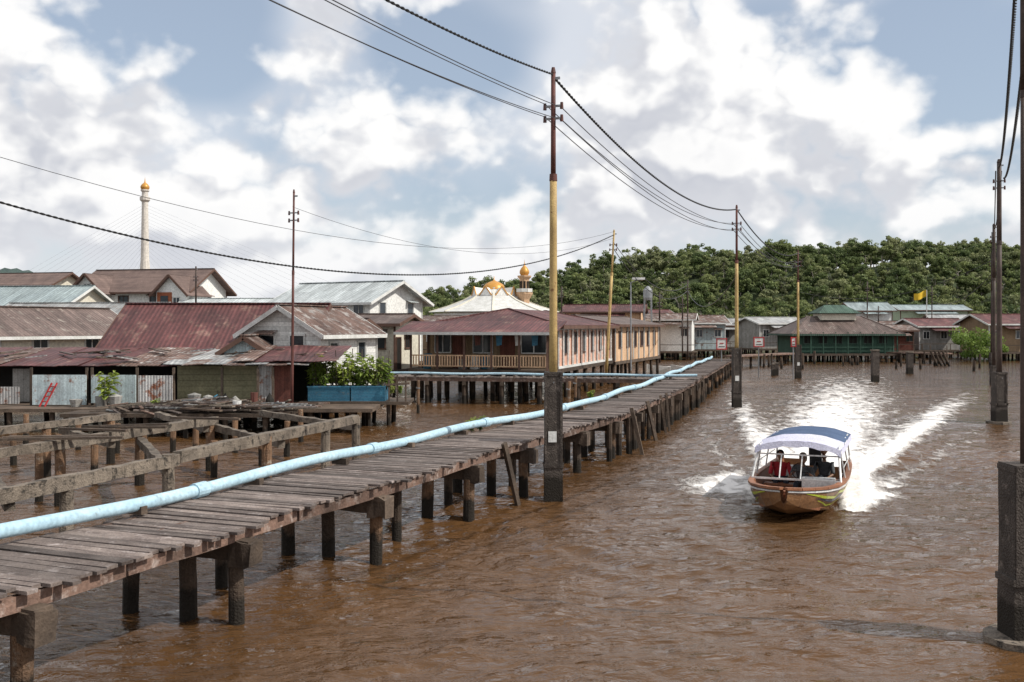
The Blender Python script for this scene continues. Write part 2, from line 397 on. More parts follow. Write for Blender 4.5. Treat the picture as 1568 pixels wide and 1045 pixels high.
while s<tot:
    wv=U(.12,.21)
    p,d=at(s+wv/2); n=Vector((-d.y,d.x)); W=wid(s)
    a0=-U(.0,.16) if R()>.06 else -U(.16,.3); a1=W+U(0,.1); yaw=U(-.018,.018)
    c=p+n*((a0+a1)/2)
    if R()>.015:
        pl.box((c.x,c.y,ZD-.02+sag(s)+U(-.009,.009)),(a1-a0,wv-U(.010,.028),.04),0,rot=Matrix.Rotation(math.atan2(n.y,n.x)+yaw,3,'Z')@Matrix.Rotation(U(-.008,.008),3,'Y'))
    s+=wv
st=g.p('stringers',FASC)
s=0
while s<tot-.1:
    e=min(s+3.6,tot)
    for off in(.03,wid(s)*.5,wid(s)-.05):
        st.beam(walk(s+.02,off,ZD-.145+sag(s)),walk(e-.02,off,ZD-.145+sag(e)),.09,.17,seg=6,wob=.012)
    s=e
pp=g.p('piles',PILE); cp=g.p('cap_beams',OLDW); pd=g.p('dark_piles',PILED)
def s_of_y(y):
    lo,hi=0,tot
    for _ in range(40):
        m_=(lo+hi)/2
        if at(m_)[0].y<y: lo=m_
        else: hi=m_
    return lo
bents=[s_of_y(v) for v in(3.6,7.1,10.7,14.07,17.68,21.5,24.6,28.4)]
q=bents[-1]
while q<tot-3: q+=U(3.2,3.7); bents.append(q)
for i,s in enumerate(bents):
    W=wid(s)
    a=walk(s,-.2,1.05); bb=walk(s,W+.15,1.05)
    cp.beam(a,bb,.24,.3,seg=5,wob=.015)
    if i<9: cp.beam(walk(s,-.24,1.0),walk(s,.12,1.0),.3,.33,seg=3,wob=.035)
    for off in(.08,1.0,W-.1):
        t=walk(s+U(-.05,.05),off+U(-.05,.05),.9); r_=U(.105,.13)
        tgt=pp if R()>.35 else pd
        tgt.cyl((t.x+U(-.06,.06),t.y,-1.5),t,r_*1.08,r_,12,seg=6,wob=.05)
    if i>2 and R()<.8:
        t=walk(s+U(1.2,2.2),U(.5,1.6),1.2); pd.cyl((t.x,t.y,-1.5),t,.1,.1,10,seg=4,wob=.06)
for s in(s_of_y(23),s_of_y(33),s_of_y(36),s_of_y(39),s_of_y(40.5),s_of_y(55)):
    t=walk(s,-.1,1.5); f=walk(s+U(-.3,.9),-U(.3,.9),-1)
    g.p('props',OLDW).beam(f,t,.09,.12)
for s in np.arange(s_of_y(31),s_of_y(60),1.1):
    t=walk(s,U(-.05,.1),U(1.1,1.22)); pd.cyl((t.x,t.y,-1.5),t,U(.07,.11),None,9,seg=3,wob=.06)
g.build()

def tube(mb,pts,r,n=12):
    vs=[];fs=[]
    for i,p in enumerate(pts):
        d=(pts[min(i+1,len(pts)-1)]-pts[max(i-1,0)]).normalized()
        x=d.cross(Vector((0,0,1))).normalized(); y=x.cross(d)
        for k in range(n):
            a=2*math.pi*k/n; vs.append(p+x*math.cos(a)*r+y*math.sin(a)*r)
    for i in range(len(pts)-1):
        for k in range(n):
            j=(k+1)%n; fs.append((i*n+k,i*n+j,(i+1)*n+j,(i+1)*n+k))
    mb.add(vs,fs)
g=Grp('water_pipe')
def pp_(s): return walk(s,wid(s)-.02+.05*math.sin(s*.37),ZD+.17+.035*math.sin(s*.8))
tube(g.p('pipe',PIPE,True),[pp_(s) for s in np.arange(0,tot-.5,.6)],.10)
for s in np.arange(2.9,tot-2,5.8): g.p('collars',PIPE,False).cyl(pp_(s-.14),pp_(s+.14),.124,n=14)
for s in np.arange(1.5,tot-2,2.9):
    a=walk(s,wid(s)-.02,ZD+.045); d=at(s)[1]; g.p('saddles',OLDW).box((a.x,a.y,ZD+.06),(.34,.13,.12),math.atan2(d.x,-d.y))
g.build()

# ------------------------------------------------------------------ utility poles
def upole(name,x,y,ztop,zb,cw=.44,r0=.1,r1=.055,low=YEL,up=RUSTP,zsplit=None,lean=(0,0),collar=False,plate=False,arms=True):
    g=Grp(name)
    if zsplit is None: zsplit=zb+(ztop-zb)*.62
    top=Vector((x+lean[0],y+lean[1],ztop)); base=Vector((x,y,zb-.3))
    def pt(z): return base.lerp(top,(z-base.z)/(top.z-base.z))
    if cw:
        c=g.p('column',COLM); q=math.pi/4
        c.cyl((x,y,-1.6),(x,y,zb),cw*.73,cw*.68,4,seg=9,wob=.025,a0=q)
        c.box((x,y,.85),(cw*1.1,cw*1.1,.09)); c.box((x,y,zb-.06),(cw*1.02,cw*1.02,.07))
        for dx in(-.42,.42): c.box((x+dx*cw,y-cw*.5,zb/2+.4),(.05,.05,zb-.8))
        g.p('bolts',STEEL).cyl((x,y-cw*.5,zb-.25),(x,y-cw*.58,zb-.25),.02,n=6)
    if plate: g.p('number_plate',TRIM).box((x-.03,y-cw*.54,zb-1.55),(.2,.02,.26))
    if collar: g.p('footing',CONC).cyl((x,y,-1),(x,y,.1),.6,.52,9,seg=3,wob=.1)
    g.p('pole_lower',low,True).cyl(base,pt(zsplit),r0,r0*.85,14,seg=4)
    g.p('pole_upper',up,True).cyl(pt(zsplit-.02),top,r1*1.15,r1,12,seg=3)
    g.p('sleeve',up).cyl(pt(zsplit-.12),pt(zsplit+.05),r0*.98,r0*.9,12)
    g.p('cap',up).cyl(pt(ztop-.02),pt(ztop)+Vector((0,0,.12)),r1*1.2,r1*.7,8)
    if arms:
        for k,z in enumerate((ztop-.82,ztop-1.12)):
            c=pt(z); a=c+Vector((-.2,.08,0)); b_=c+Vector((.2,-.08,0))
            g.p('brackets',STEEL).beam(a,b_,.05,.05)
            for e in(a,b_): g.p('insulators',INS).cyl(e-Vector((0,0,.08)),e+Vector((0,0,.08)),.045,.035,8)
        c=pt(ztop-.15); g.p('brackets',STEEL).beam(c,c+Vector((.16,-.06,0)),.04,.06)
    g.build(); return pt
P1=(1.0,24.1); P2=(X(1128,51),51); P3=(X(1222,80),80)
upole('utility_pole',*P1,10.35,3.1,plate=True,zsplit=Z(270,24.1))
upole('utility_pole',*P2,10.3,Z(533,51),plate=True,zsplit=Z(400,51))
upole('utility_pole',*P3,10.2,Z(528,80),plate=True,zsplit=Z(430,80))
PR0=(X(1567,13.2),13.2); PR1=(X(1530,43),43); PR2=(X(1522,71),71); PR3=(X(1519,100),100)
upole('utility_pole',*PR0,10.4,Z(710,13.2),low=DPOLE,up=DPOLE,collar=True,r0=.04,r1=.035,cw=.46)
upole('utility_pole',*PR1,11.3,Z(570,43),low=DPOLE,up=DPOLE,collar=True,r0=.12,r1=.09,cw=.5)
upole('utility_pole',*PR2,11.4,Z(560,71),low=DPOLE,up=DPOLE,r0=.13,r1=.1)
upole('utility_pole',*PR3,11.5,Z(540,100),low=DPOLE,up=DPOLE,r0=.13,r1=.1)
LP=(X(928,62),62); LT=(X(940,62),62)
upole('leaning_utility_pole',*LP,Z(355,62),1.4,cw=0,low=YEL,up=YEL,lean=(.5,0),zsplit=7.5,r0=.1)
upole('thin_utility_pole',X(447,40),40,Z(295,40),1.2,cw=0,low=RUSTP,up=RUSTP,r0=.06,r1=.04,lean=(.08,0),arms=True)
def span(mb,a,b,sag,r,n=26):
    a=Vector(a);b=Vector(b);pts=[]
    for i in range(n+1):
        t=i/n; p=a.lerp(b,t); p.z-=4*sag*t*(1-t); pts.append(p)
    tube(mb,pts,r,6)
def twist(mb,a,b,sag,r,pitch=.45,rr=.022):
    a=Vector(a);b=Vector(b);Ln=(b-a).length; n=int(Ln/pitch*7)
    d=(b-a).normalized(); x=d.cross(Vector((0,0,1))).normalized(); z=x.cross(d)
    for ph in(0,math.pi):
        pts=[]
        for i in range(n+1):
            t=i/n; p=a.lerp(b,t); p.z-=4*sag*t*(1-t); an=t*Ln/pitch*2*math.pi+ph
            pts.append(p+x*math.cos(an)*rr+z*math.sin(an)*rr)
        tube(mb,pts,r,5)
g=Grp('power_lines')
c=g.p('bundled_cables',CABLE); wr=g.p('wires',WIRE)
P0=(-10,-4)
twist(c,(*P1,10.3),(*P0,10.3),.94,.014,pitch=.35,rr=.014)
for (ox,z,z0,sg) in((-.2,9.58,9.55,.55),(.2,9.5,9.4,.6),(-.2,9.27,9.2,.62),(.2,9.2,9.0,.7)):
    span(wr,(P1[0]+ox,P1[1],z),(P0[0]+ox,P0[1],z0),sg,.009)
    span(wr,(P1[0]+ox,P1[1],z),(P2[0]+ox,P2[1],z-.1),.75,.012)
    span(wr,(P2[0]+ox,P2[1],z-.1),(P3[0]+ox,P3[1],z-.1),.8,.016)
twist(c,(*P1,10.25),(*P2,10.2),1.0,.02,pitch=.4,rr=.018)
span(c,(*P2,10.2),(*P3,10.1),1.0,.035)
PB=(-14.5,25)
twist(c,(LT[0],62,9.9),(*PB,7.8),2.4,.02,pitch=.4,rr=.016)
span(wr,(LT[0],62,10.1),(*PB,8.95),1.83,.009)
span(wr,(X(448,40),40,9.0),(LT[0],62,9.7),1.4,.008)
twist(c,(*PR0,10.2),(*PR1,11.1),.9,.018,pitch=.3); twist(c,(PR0[0]+.2,PR0[1],9.6),(PR1[0]+.2,PR1[1],10.6),.9,.016,pitch=.3)
for o in(-.15,.1): span(c,(PR1[0]+o,PR1[1],10.9),(*PR2,11.2),.8,.025); span(c,(PR2[0]+o,PR2[1],10.9),(*PR3,11.2),.8,.03)
span(wr,(LT[0],62,9.4),(X(1053,100),100,8.4),1.6,.025); span(wr,(LT[0],62,9.0),(X(1053,100),100,7.8),1.8,.025)
span(wr,(*P3,7.0),(*PR2,9),1.5,.02); span(wr,(*P2,6.8),(X(1053,100),100,7.8),1.6,.025)
span(wr,(*PR3,9.5),(X(1427,150),150,8.0),1.5,.035)
g.build()

# ------------------------------------------------------------------ derelict concrete frame (left)
g=Grp('derelict_jetty_frame'); bm=g.p('beams',CONC); pc=g.p('posts',PILE); pg=g.p('concrete_posts',CONC)
def jet(a,b,z,w=.22,h=.24): bm.beam((a[0],a[1],z),(b[0],b[1],z+U(-.03,.03)),w,h,seg=14,wob=.018)
def lerp2(a,b,t): return (a[0]+(b[0]-a[0])*t,a[1]+(b[1]-a[1])*t)
A0=(X(-60,15.6),15.6);A1=(X(270,20.9),20.9);A2=(X(545,29.4),29.4)
jet(A0,A1,1.42);jet(A1,A2,1.46)
B0=(X(-50,21),21);B1=(X(330,29.4),29.4); jet(B0,B1,1.42,.22,.22)
C0=(X(-60,25.5),25.5);C1=(X(180,30.8),30.8); jet(C0,C1,1.4,.22,.2)
for a,b in((lerp2(A0,A1,.18),lerp2(B0,B1,.05)),(lerp2(A0,A1,.95),lerp2(B0,B1,.62)),(lerp2(A1,A2,.5),B1),(lerp2(B0,B1,.5),lerp2(C0,C1,.6)),(A2,(X(400,34),34)),(lerp2(B0,B1,.95),(X(240,34),34))):
    jet(a,b,1.22,.18,.18)
for k in range(7):
    a=lerp2(B0,B1,U(.1,.9)); g.p('loose_timbers',OLDW).beam((a[0]-U(.5,1.5),a[1]+U(-.5,.5),1.58),(a[0]+U(.5,1.6),a[1]+U(-.6,.6),1.6),.1,.06)
def post(p,zt=1.3,r=.13,conc=False):
    (pg if conc else pc).cyl((p[0]+U(-.05,.05),p[1],-1.4),(p[0],p[1],zt),r,r*.95,10,seg=5,wob=.07)
for t in(.1,.42,.95): post(lerp2(A0,A1,t),conc=True,zt=1.55 if t>.9 else 1.3)
for t in(.42,.78,1): post(lerp2(A1,A2,t),conc=t>.7,zt=1.5)
for t in(.05,.3,.62,.97): post(lerp2(B0,B1,t))
for t in(.1,.5,.95): post(lerp2(C0,C1,t))
for px,d in((145,27),(60,24),(328,27.5),(440,32),(400,30),(180,33),(265,33),(20,30),(120,34),(90,31),(300,31),(220,29.5),(360,33),(500,35),(40,35),(460,36)): post((X(px,d),d),U(.8,1.2),.1)
g.build()

# ------------------------------------------------------------------ generic stilt house
def house(name,cx,cy,ang,L_,W,zf,ze,zr,wall,roof,over=.5,hip=0,wins=(),piles=True,trim=TRIM,walls=None,pstep=2.4,glass=GLASS,doors=(),pmat=PILED,ridgecap=True,awn=True):
    g=Grp(name); ca,sa=math.cos(ang),math.sin(ang)
    T=lambda x,y,z:Vector((cx+x*ca-y*sa,cy+x*sa+y*ca,z))
    l,w_=L_/2,W/2; wm=walls or {}
    def wl(k): return g.p('walls',wm.get(k,wall))
    wl('front').add([T(-l,-w_,zf),T(l,-w_,zf),T(l,-w_,ze),T(-l,-w_,ze)],[(0,1,2,3)],.5)
    wl('back').add([T(l,w_,zf),T(-l,w_,zf),T(-l,w_,ze),T(l,w_,ze)],[(0,1,2,3)],.5)
    for k,sx in(('right',1),('left',-1)):
        ps=[T(sx*l,-w_*sx,zf),T(sx*l,w_*sx,zf),T(sx*l,w_*sx,ze)]
        if not hip: ps.append(T(sx*l,0,zr-.05))
        ps.append(T(sx*l,-w_*sx,ze)); wl(k).add(ps,[tuple(range(len(ps)))],.5)
    for sx in(-1,1):
        for sy in(-1,1): g.p('corner_boards',trim).beam(T(sx*(l+.01),sy*(w_+.01),zf),T(sx*(l+.01),sy*(w_+.01),ze-.05),.12,.12)
    fl=g.p('floor_frame',OLDW)
    fl.slab([T(-l-.15,-w_-.15,zf),T(l+.15,-w_-.15,zf),T(l+.15,w_+.15,zf),T(-l-.15,w_+.15,zf)],.22)
    rf=g.p('roof',roof); sl_=(zr-ze)/w_; zo=ze-sl_*over; tk=.07
    lo=l+over
    up=.04
    if not hip:
        for sg in(-1,1):
            rf.slab([T(-lo,sg*(w_+over),zo+up),T(lo,sg*(w_+over),zo+up),T(lo,0,zr+up),T(-lo,0,zr+up)],tk)
            g.p('fascia',trim).beam(T(-lo,sg*(w_+over+.02),zo-.06),T(lo,sg*(w_+over+.02),zo-.06),.04,.18)
            for sx in(-1,1):
                g.p('fascia',trim).beam(T(sx*(lo+.02),sg*(w_+over),zo-.06),T(sx*(lo+.02),0,zr-.06),.04,.2)
        if ridgecap: g.p('ridge_cap',roof).beam(T(-lo,0,zr+.07),T(lo,0,zr+.07),.3,.06)
    else:
        li=l-hip
        for sg in(-1,1):
            rf.slab([T(-lo,sg*(w_+over),zo+up),T(lo,sg*(w_+over),zo+up),T(li,0,zr+up),T(-li,0,zr+up)],tk)
            rf.slab([T(sg*lo,-(w_+over),zo+up),T(sg*lo,(w_+over),zo+up),T(sg*li,0,zr+up)],tk)
            g.p('fascia',trim).beam(T(-lo,sg*(w_+over+.02),zo-.08),T(lo,sg*(w_+over+.02),zo-.08),.05,.2)
            g.p('fascia',trim).beam(T(sg*(lo+.02),-(w_+over),zo-.08),T(sg*(lo+.02),w_+over,zo-.08),.05,.2)
            g.p('ridge_cap',roof).beam(T(sg*li,0,zr+.06),T(sg*lo,w_+over,zo+.06),.2,.06); g.p('ridge_cap',roof).beam(T(sg*li,0,zr+.06),T(sg*lo,-w_-over,zo+.06),.2,.06)
    def fp(face,s,z,o):
        if face=='front': return T(s,-w_-o,z)
        if face=='back': return T(s,w_+o,z)
        if face=='right': return T(l+o,s,z)
        return T(-l-o,s,z)
    for (face,s,zc,ww,hh) in wins:
        g.p('windows',glass).add([fp(face,s-ww/2,zc-hh/2,.012),fp(face,s+ww/2,zc-hh/2,.012),fp(face,s+ww/2,zc+hh/2,.012),fp(face,s-ww/2,zc+hh/2,.012)],[(0,1,2,3)])
        fm_=g.p('window_frames',trim)
        for zz in(zc-hh/2,zc+hh/2): fm_.beam(fp(face,s-ww/2-.06,zz,.03),fp(face,s+ww/2+.06,zz,.03),.09,.09)
        for xx in(s-ww/2,s+ww/2): fm_.beam(fp(face,xx,zc-hh/2,.027),fp(face,xx,zc+hh/2,.027),.08,.08)
        k=max(1,int(round(ww/.55)))
        for i in range(1,k): fm_.beam(fp(face,s-ww/2+ww*i/k,zc-hh/2,.02),fp(face,s-ww/2+ww*i/k,zc+hh/2,.02),.045,.045)
        if awn and R()<.3: g.p('window_awnings',roof).slab([fp(face,s-ww/2-.15,zc+hh/2+.22,.03),fp(face,s+ww/2+.15,zc+hh/2+.22,.03),fp(face,s+ww/2+.15,zc+hh/2+.05,.5),fp(face,s-ww/2-.15,zc+hh/2+.05,.5)],.03)
    for (face,s,ww,hh,dm) in doors:
        g.p('doors',dm).add([fp(face,s-ww/2,zf,.02),fp(face,s+ww/2,zf,.02),fp(face,s+ww/2,zf+hh,.02),fp(face,s-ww/2,zf+hh,.02)],[(0,1,2,3)])
        for xx in(s-ww/2,s+ww/2): g.p('window_frames',trim).beam(fp(face,xx,zf,.03),fp(face,xx,zf+hh,.03),.08,.08)
        g.p('window_frames',trim).beam(fp(face,s-ww/2,zf+hh,.033),fp(face,s+ww/2,zf+hh,.033),.08,.08)
    if piles:
        nx_=max(2,int(L_/pstep)+1); ny_=max(2,int(W/pstep)+1)
        for i in range(nx_):
            for j in range(ny_):
                t=T(-l+.1+(L_-.2)*i/(nx_-1),-w_+.1+(W-.2)*j/(ny_-1),zf-.2)
                g.p('stilts',pmat).cyl((t.x+U(-.08,.08),t.y,-1),t,.13,.12,8)
    return g,T
def wrow(face,a,b,n,zc,w,h): return [(face,a+(b-a)*(i/(max(1,n-1))),zc,w,h) for i in range(n)]
deg=math.radians

g,T=house('maroon_roof_house',-14.3,50.2,0,9.2,7.4,1.1,3.15,5.3,WHITEW,MAROON,over=.55,wins=[('right',-1.6,2.6,.9,1.0),('right',1.2,2.6,.9,1.0)],trim=TRIMB)
g.build()
g,T=house('porch_annex',X(385,45.5),45.5,deg(90),2.4,1.9,1.1,3.15,3.75,BLUEW,RUSTR,over=.25,trim=TRIMB); g.build()
g,T=house('small_white_house',X(480,49),49,deg(70),5.5,4.0,1.1,4.0,5.15,WHITEW,RUSTR,over=.4,trim=TRIM,wins=[('left',-.8,3.3,.8,1.0),('left',.8,3.3,.8,1.0),('front',-1.5,3.0,.8,.9),('front',1.2,3.0,.8,.9)]); g.build()
g=Grp('waterside_shack')
def sheets(x0,x1,ya,za,yb,zb_,mats,w=.85):
    x=x0
    while x<x1:
        mt=random.choice(mats); j=U(-.18,.15); t=U(-.02,.05)
        g.p('roof_sheets',mt).slab([(x,ya+j,za+t),(x+w+.04,ya+j+U(-.06,.06),za+U(-.02,.05)),(x+w+.04,yb+.2,zb_+U(0,.04)),(x,yb+.2,zb_+t)],.025)
        x+=w
sheets(-25,-14.6,41.6,2.55,46.4,3.2,[MAROON,MAROON,MAROON,RUSTR])
sheets(-14.7,-11.6,41.9,2.72,46.0,3.12,[RUSTR,GREYR,RUSTR])
sheets(-11.6,-7.4,41.3,2.74,45.2,3.3,[MAROON,RUSTR,MAROON])
sheets(-14.4,-9.3,40.9,2.62,42.0,2.78,[RUSTR,GREYR])
wz0,wz1=.95,2.6
def wallp(b0,b1,d,z0,z1,mt,part='walls'): g.p(part,mt).box((( X(b0,d)+X(b1,d))/2,d,(z0+z1)/2),(abs(X(b1,d)-X(b0,d)),.06,z1-z0))
wallp(-80,275,44,wz0,2.75,DARK); wallp(272,396,41.8,wz0,2.55,OLIVEW); wallp(396,418,41.5,wz0,2.62,TINW); wallp(418,447,41.6,wz0,2.6,REDW); wallp(447,500,43.6,wz0,2.6,DARK)  # DARK panels are no walls: their colour paints the shade of open bays
wallp(20,46,42.3,1.0,2.4,GREYW)
g.p('walls',GREYW).box((-9.6,44.2,1.75),(.06,3.6,1.6))
wallp(50,132,40.6,1.0,2.22,BLUEW,'fence_panels'); wallp(140,208,40.9,1.05,2.2,BLUEW,'fence_panels'); wallp(212,264,40.4,.98,2.2,TINW,'fence_panels')
wallp(0,30,41.1,1.0,1.7,TINW,'fence_panels')
for b_ in(48,133,141,210,266,340,395,418,447): g.p('posts',OLDW).beam((X(b_,41),41,.9),(X(b_,41),41,2.5),.09,.09)
g.p('leaning_ladder',REDP).beam((X(62,40.3),40.2,.95),(X(76,40.3),40.5,1.9),.05,.06); g.p('leaning_ladder',REDP).beam((X(70,40.3),40.2,.95),(X(84,40.3),40.5,1.9),.05,.06)
for k in range(4): g.p('leaning_ladder',REDP).beam((X(65+3.5*k,40.3),40.25+.06*k,1.15+.2*k),(X(73+3.5*k,40.3),40.25+.06*k,1.15+.2*k),.04,.04)
g.p('platform',OLDW).box((-15.5,42.4,.88),(20,6.4,.14))
for x in np.arange(-25,-6,1.7):
    for y in(39.4,42.5): g.p('stilts',PILED).cyl((x+U(-.1,.1),y,-1),(x,y,.85),.11,n=8)
for i in range(26):
    x=U(-24,-8.5); yy=U(41.8,44.5); zz=2.7+(yy-41.6)*.13; g.p('roof_battens',random.choice([OLDW,GREYR,DECK])).beam((x,yy,zz+.04),(x+U(-1.2,1.6),yy+U(-.5,1.2),zz+.14),U(.06,.3),.05)
for i in range(12):
    x=U(X(60,40),X(440,40)); g.p('household_things',random.choice([PLAST,TROUGH,REDW,GREYW,GREYW,DARK])).lathe((x,U(39.9,40.4),.96),[(0,0),(U(.12,.25),0),(U(.15,.3),U(.25,.6)),(.02,U(.28,.6))],10)
g.build()
g=Grp('timber_debris')
for i in range(260):
    x=U(X(150,38.5),X(425,38.5)); y=U(37.5,40.0); z=.98+max(0,U(-.1,.5))*(1-abs(x+12.5)/5)*.6+U(0,.05); a=random.gauss(0,.5); ln=U(.3,2.2)
    g.p('planks',random.choice([DECK,OLDW,FASC,CONC,DECK,GREYR])).beam((x,y,z),(x+ln*math.cos(a),y+ln*math.sin(a)*.6,z+U(-.12,.18)),U(.05,.2),U(.025,.06))
g.p('platform',OLDW).box((-12.7,38.9,.85),(8.5,3.2,.14))
for x in np.arange(-16.8,-8.5,1.5): g.p('stilts',PILED).cyl((x,37.5,-1),(x,37.5,.85),.1,n=8); g.p('stilts',PILED).cyl((x+.5,39.8,-1),(x+.5,39.8,.85),.1,n=8)
g.p('bucket',TRIM).lathe((X(363,38),38,1.0),[(.0,0),(.14,0),(.17,.36),(.15,.36),(.12,.04)],14)
g.build()

g,T=house('cream_gable_house',X(35,58),60,deg(62),9,5.6,1.4,3.9,5.3,PLAST,BROWNR,over=.6,wins=[('left',-1.2,3.0,1.0,1.0),('left',1.4,3.0,1.0,1.0),('front',-2,3,1,1),('front',1.5,3,1,1)]); g.build()
g,T=house('tin_roof_house',X(120,76),78,deg(-6),12,7,1.5,4.6,6.0,GREYW,GREYR,over=.6,wins=wrow('front',-4,4,4,3.4,1.2,1.0)); g.build()
g,T=house('green_roof_house',X(15,86),88,deg(-10),13,8,1.5,5.9,7.7,PLAST,GREENR,over=.6,wins=wrow('front',-4,4,4,4.4,1.2,1.0)); g.build()
g,T=house('tiled_house',X(215,100),104,deg(-12),12,8,1.4,8.0,10.1,WPLAST,BRTILE,over=.8,trim=TRIMB,wins=wrow('front',-1,2.5,2,6.6,1.1,1.3)+[('right',0,6.6,1.2,1.3)],doors=())
def bay(g,T,x0,x1,yf,yb,zf,ze,zr,wall,roof,o=.5,win=None):
    xm=(x0+x1)/2
    g.p('bay_walls',wall).add([T(x0,yf,zf),T(x1,yf,zf),T(x1,yf,ze),T(xm,yf,zr-.1),T(x0,yf,ze)],[(0,1,2,3,4)],.5)
    for x in(x0,x1): g.p('bay_walls',WPLAST).add([T(x,yf,zf),T(x,yb,zf),T(x,yb,ze),T(x,yf,ze)],[(0,1,2,3)],.5)
    for sg,xe in((-1,x0-o),(1,x1+o)):
        zo=ze-(zr-ze)/((x1-x0)/2)*o
        g.p('bay_roof',roof).slab([T(xe,yf-o,zo),T(xe,yb,zo),T(xm,yb,zr),T(xm,yf-o,zr)],.08)
        g.p('bay_bargeboard',TRIMB).beam(T(xe,yf-o-.03,zo-.08),T(xm,yf-o-.03,zr-.08),.05,.22)
    if win:
        for (s,zc,ww,hh) in win:
            g.p('bay_windows',GLASS).box(T(s,yf-.02,zc),(ww,.03,hh),deg(-12))
            for dz in(-hh/2,hh/2): g.p('bay_window_frames',TRIM).beam(T(s-ww/2-.05,yf-.05,zc+dz),T(s+ww/2+.05,yf-.05,zc+dz),.08,.1)
            for dxx in(-ww/2,0,ww/2): g.p('bay_window_frames',TRIM).beam(T(s+dxx,yf-.045,zc-hh/2),T(s+dxx,yf-.045,zc+hh/2),.06,.08)
bay(g,T,-5.6,-2.4,-5.6,-1,1.4,7.9,9.5,WPLAST,BRTILE,win=[(-4,8.0,.7,.9)])
g.p('terracotta_panel',ORANGE).box(T(-4,-5.64,6.3),(1.9,.04,2.0),deg(-12)); g.p('bay_windows',GLASS).box(T(-4,-5.68,6.4),(.9,.03,1.1),deg(-12))
bay(g,T,3.4,6.6,-5.2,-1,1.4,7.7,9.3,WPLAST,BRTILE,win=[(5.6,6.5,.7,1.1)])
g.p('terracotta_panel',ORANGE).box(T(4.3,-5.24,6.6),(1.6,.04,1.9),deg(-12)); g.p('bay_windows',GLASS).box(T(4.3,-5.28,6.7),(.8,.03,1.0),deg(-12))
g.build()
g,T=house('tiled_house',X(25,120),124,deg(-14),10,8,1.4,9.0,10.8,PLAST,BRTILE,over=.8,trim=TRIMB,wins=wrow('front',-3,3,3,7.6,1.2,1.3)); g.build()
g,T=house('pale_roof_house',X(345,95),98,deg(-5),9,7,1.4,6.0,6.9,WPLAST,WHITER,over=.5,wins=wrow('front',-3,3,4,4.6,1,1)); g.build()
g,T=house('low_grey_house',X(250,66),68,deg(4),9,5,1.3,3.8,4.6,GREYW,GREYR,over=.4,wins=wrow('front',-3,3,3,2.9,1,.9)); g.build()
g,T=house('white_two_storey_house',X(530,78),80,deg(-30),9.2,6.8,1.4,6.25,7.7,WPLAST,WHITER,over=.7,
   wins=wrow('right',-1.8,1.8,2,5.5,.8,1.1)+wrow('right',-1.8,1.8,2,3.2,.8,1.1)+wrow('front',-3.6,3.6,4,5.4,1.0,.9)+wrow('front',-3.6,3.6,4,3.2,1.0,1))
g.p('lean_to_roof',GREYR).slab([T(-4.7,-4.9,4.3),T(4.9,-4.9,4.3),T(4.9,-3.4,4.7),T(-4.7,-3.4,4.7)],.06)
for x in np.linspace(-4.5,4.7,5): g.p('lean_to_posts',TRIM).beam(T(x,-4.8,1.4),T(x,-4.8,4.28),.1,.1)
g.build()
g,T=house('cream_lower_house',X(560,63),64.5,deg(-14),5.2,4.5,1.5,4.45,4.95,PLAST,BROWNR,over=.5,trim=TRIMB,wins=wrow('front',-1.6,1.6,3,3.3,.8,1.0)+[('right',0,3.3,.9,1)],doors=[('right',-1.6,.8,2,DARK)]); g.build()
g,T=house('cream_lower_house',X(508,57),58,deg(-10),3.4,4,1.4,4.1,4.6,PLAST,BROWNR,over=.4,trim=TRIMB,wins=wrow('front',-.8,.8,2,3.1,.7,.9)+[('right',0,3.1,.9,.9)]); g.build()
# --- veranda house
g,T=house('veranda_house',1.07,65.6,deg(73),15.6,7.9,1.75,4.35,5.25,PINKW,MAROON,over=.5,hip=3.4,trim=TRIMB,walls={'left':BROWNW,'back':BROWNW},
   wins=wrow('front',-5.9,6.6,6,3.2,.75,1.25),doors=[],pmat=PILED,awn=False)
for i in range(14):
    s=-7.6+i*1.17
    g.p('white_panels',WPLAST).beam(T(s,-4.0,1.9),T(s,-4.0,4.15),.10,.42 if i%2 else .2,up=(0,0,1))
g.p('base_band',TRIM).beam(T(-7.8,-4.0,1.82),T(7.8,-4.0,1.82),.12,.14)
g.p('eave_band',TRIM).beam(T(-7.8,-4.0,4.05),T(7.8,-4.0,4.05),.13,.12)
l=7.8
g.p('veranda_floor',OLDW).slab([T(-l-2.4,-4.2,1.75),T(-l-.16,-4.2,1.75),T(-l-.16,4.2,1.75),T(-l-2.4,4.2,1.75)],.25)
g.p('veranda_roof',MAROON).slab([T(-l-2.9,-4.6,3.86),T(-l-.2,-4.6,4.5),T(-l-.2,4.9,4.5),T(-l-2.9,4.9,3.86)],.06)
g.p('fascia',TRIM).beam(T(-l-2.92,-4.6,3.8),T(-l-2.92,4.9,3.8),.05,.16)
for y in np.linspace(-4.0,4.1,6): g.p('veranda_posts',TRIMB).beam(T(-l-2.3,y,1.75),T(-l-2.3,y,4.0),.12,.12)
for zz in(2.55,1.95): g.p('railing',PEACH).beam(T(-l-2.3,-4,zz),T(-l-2.3,4.1,zz),.06,.07)
for y in np.arange(-3.9,4.1,.16): g.p('railing',PEACH).beam(T(-l-2.3,y,1.95),T(-l-2.3,y,2.55),.07,.04)
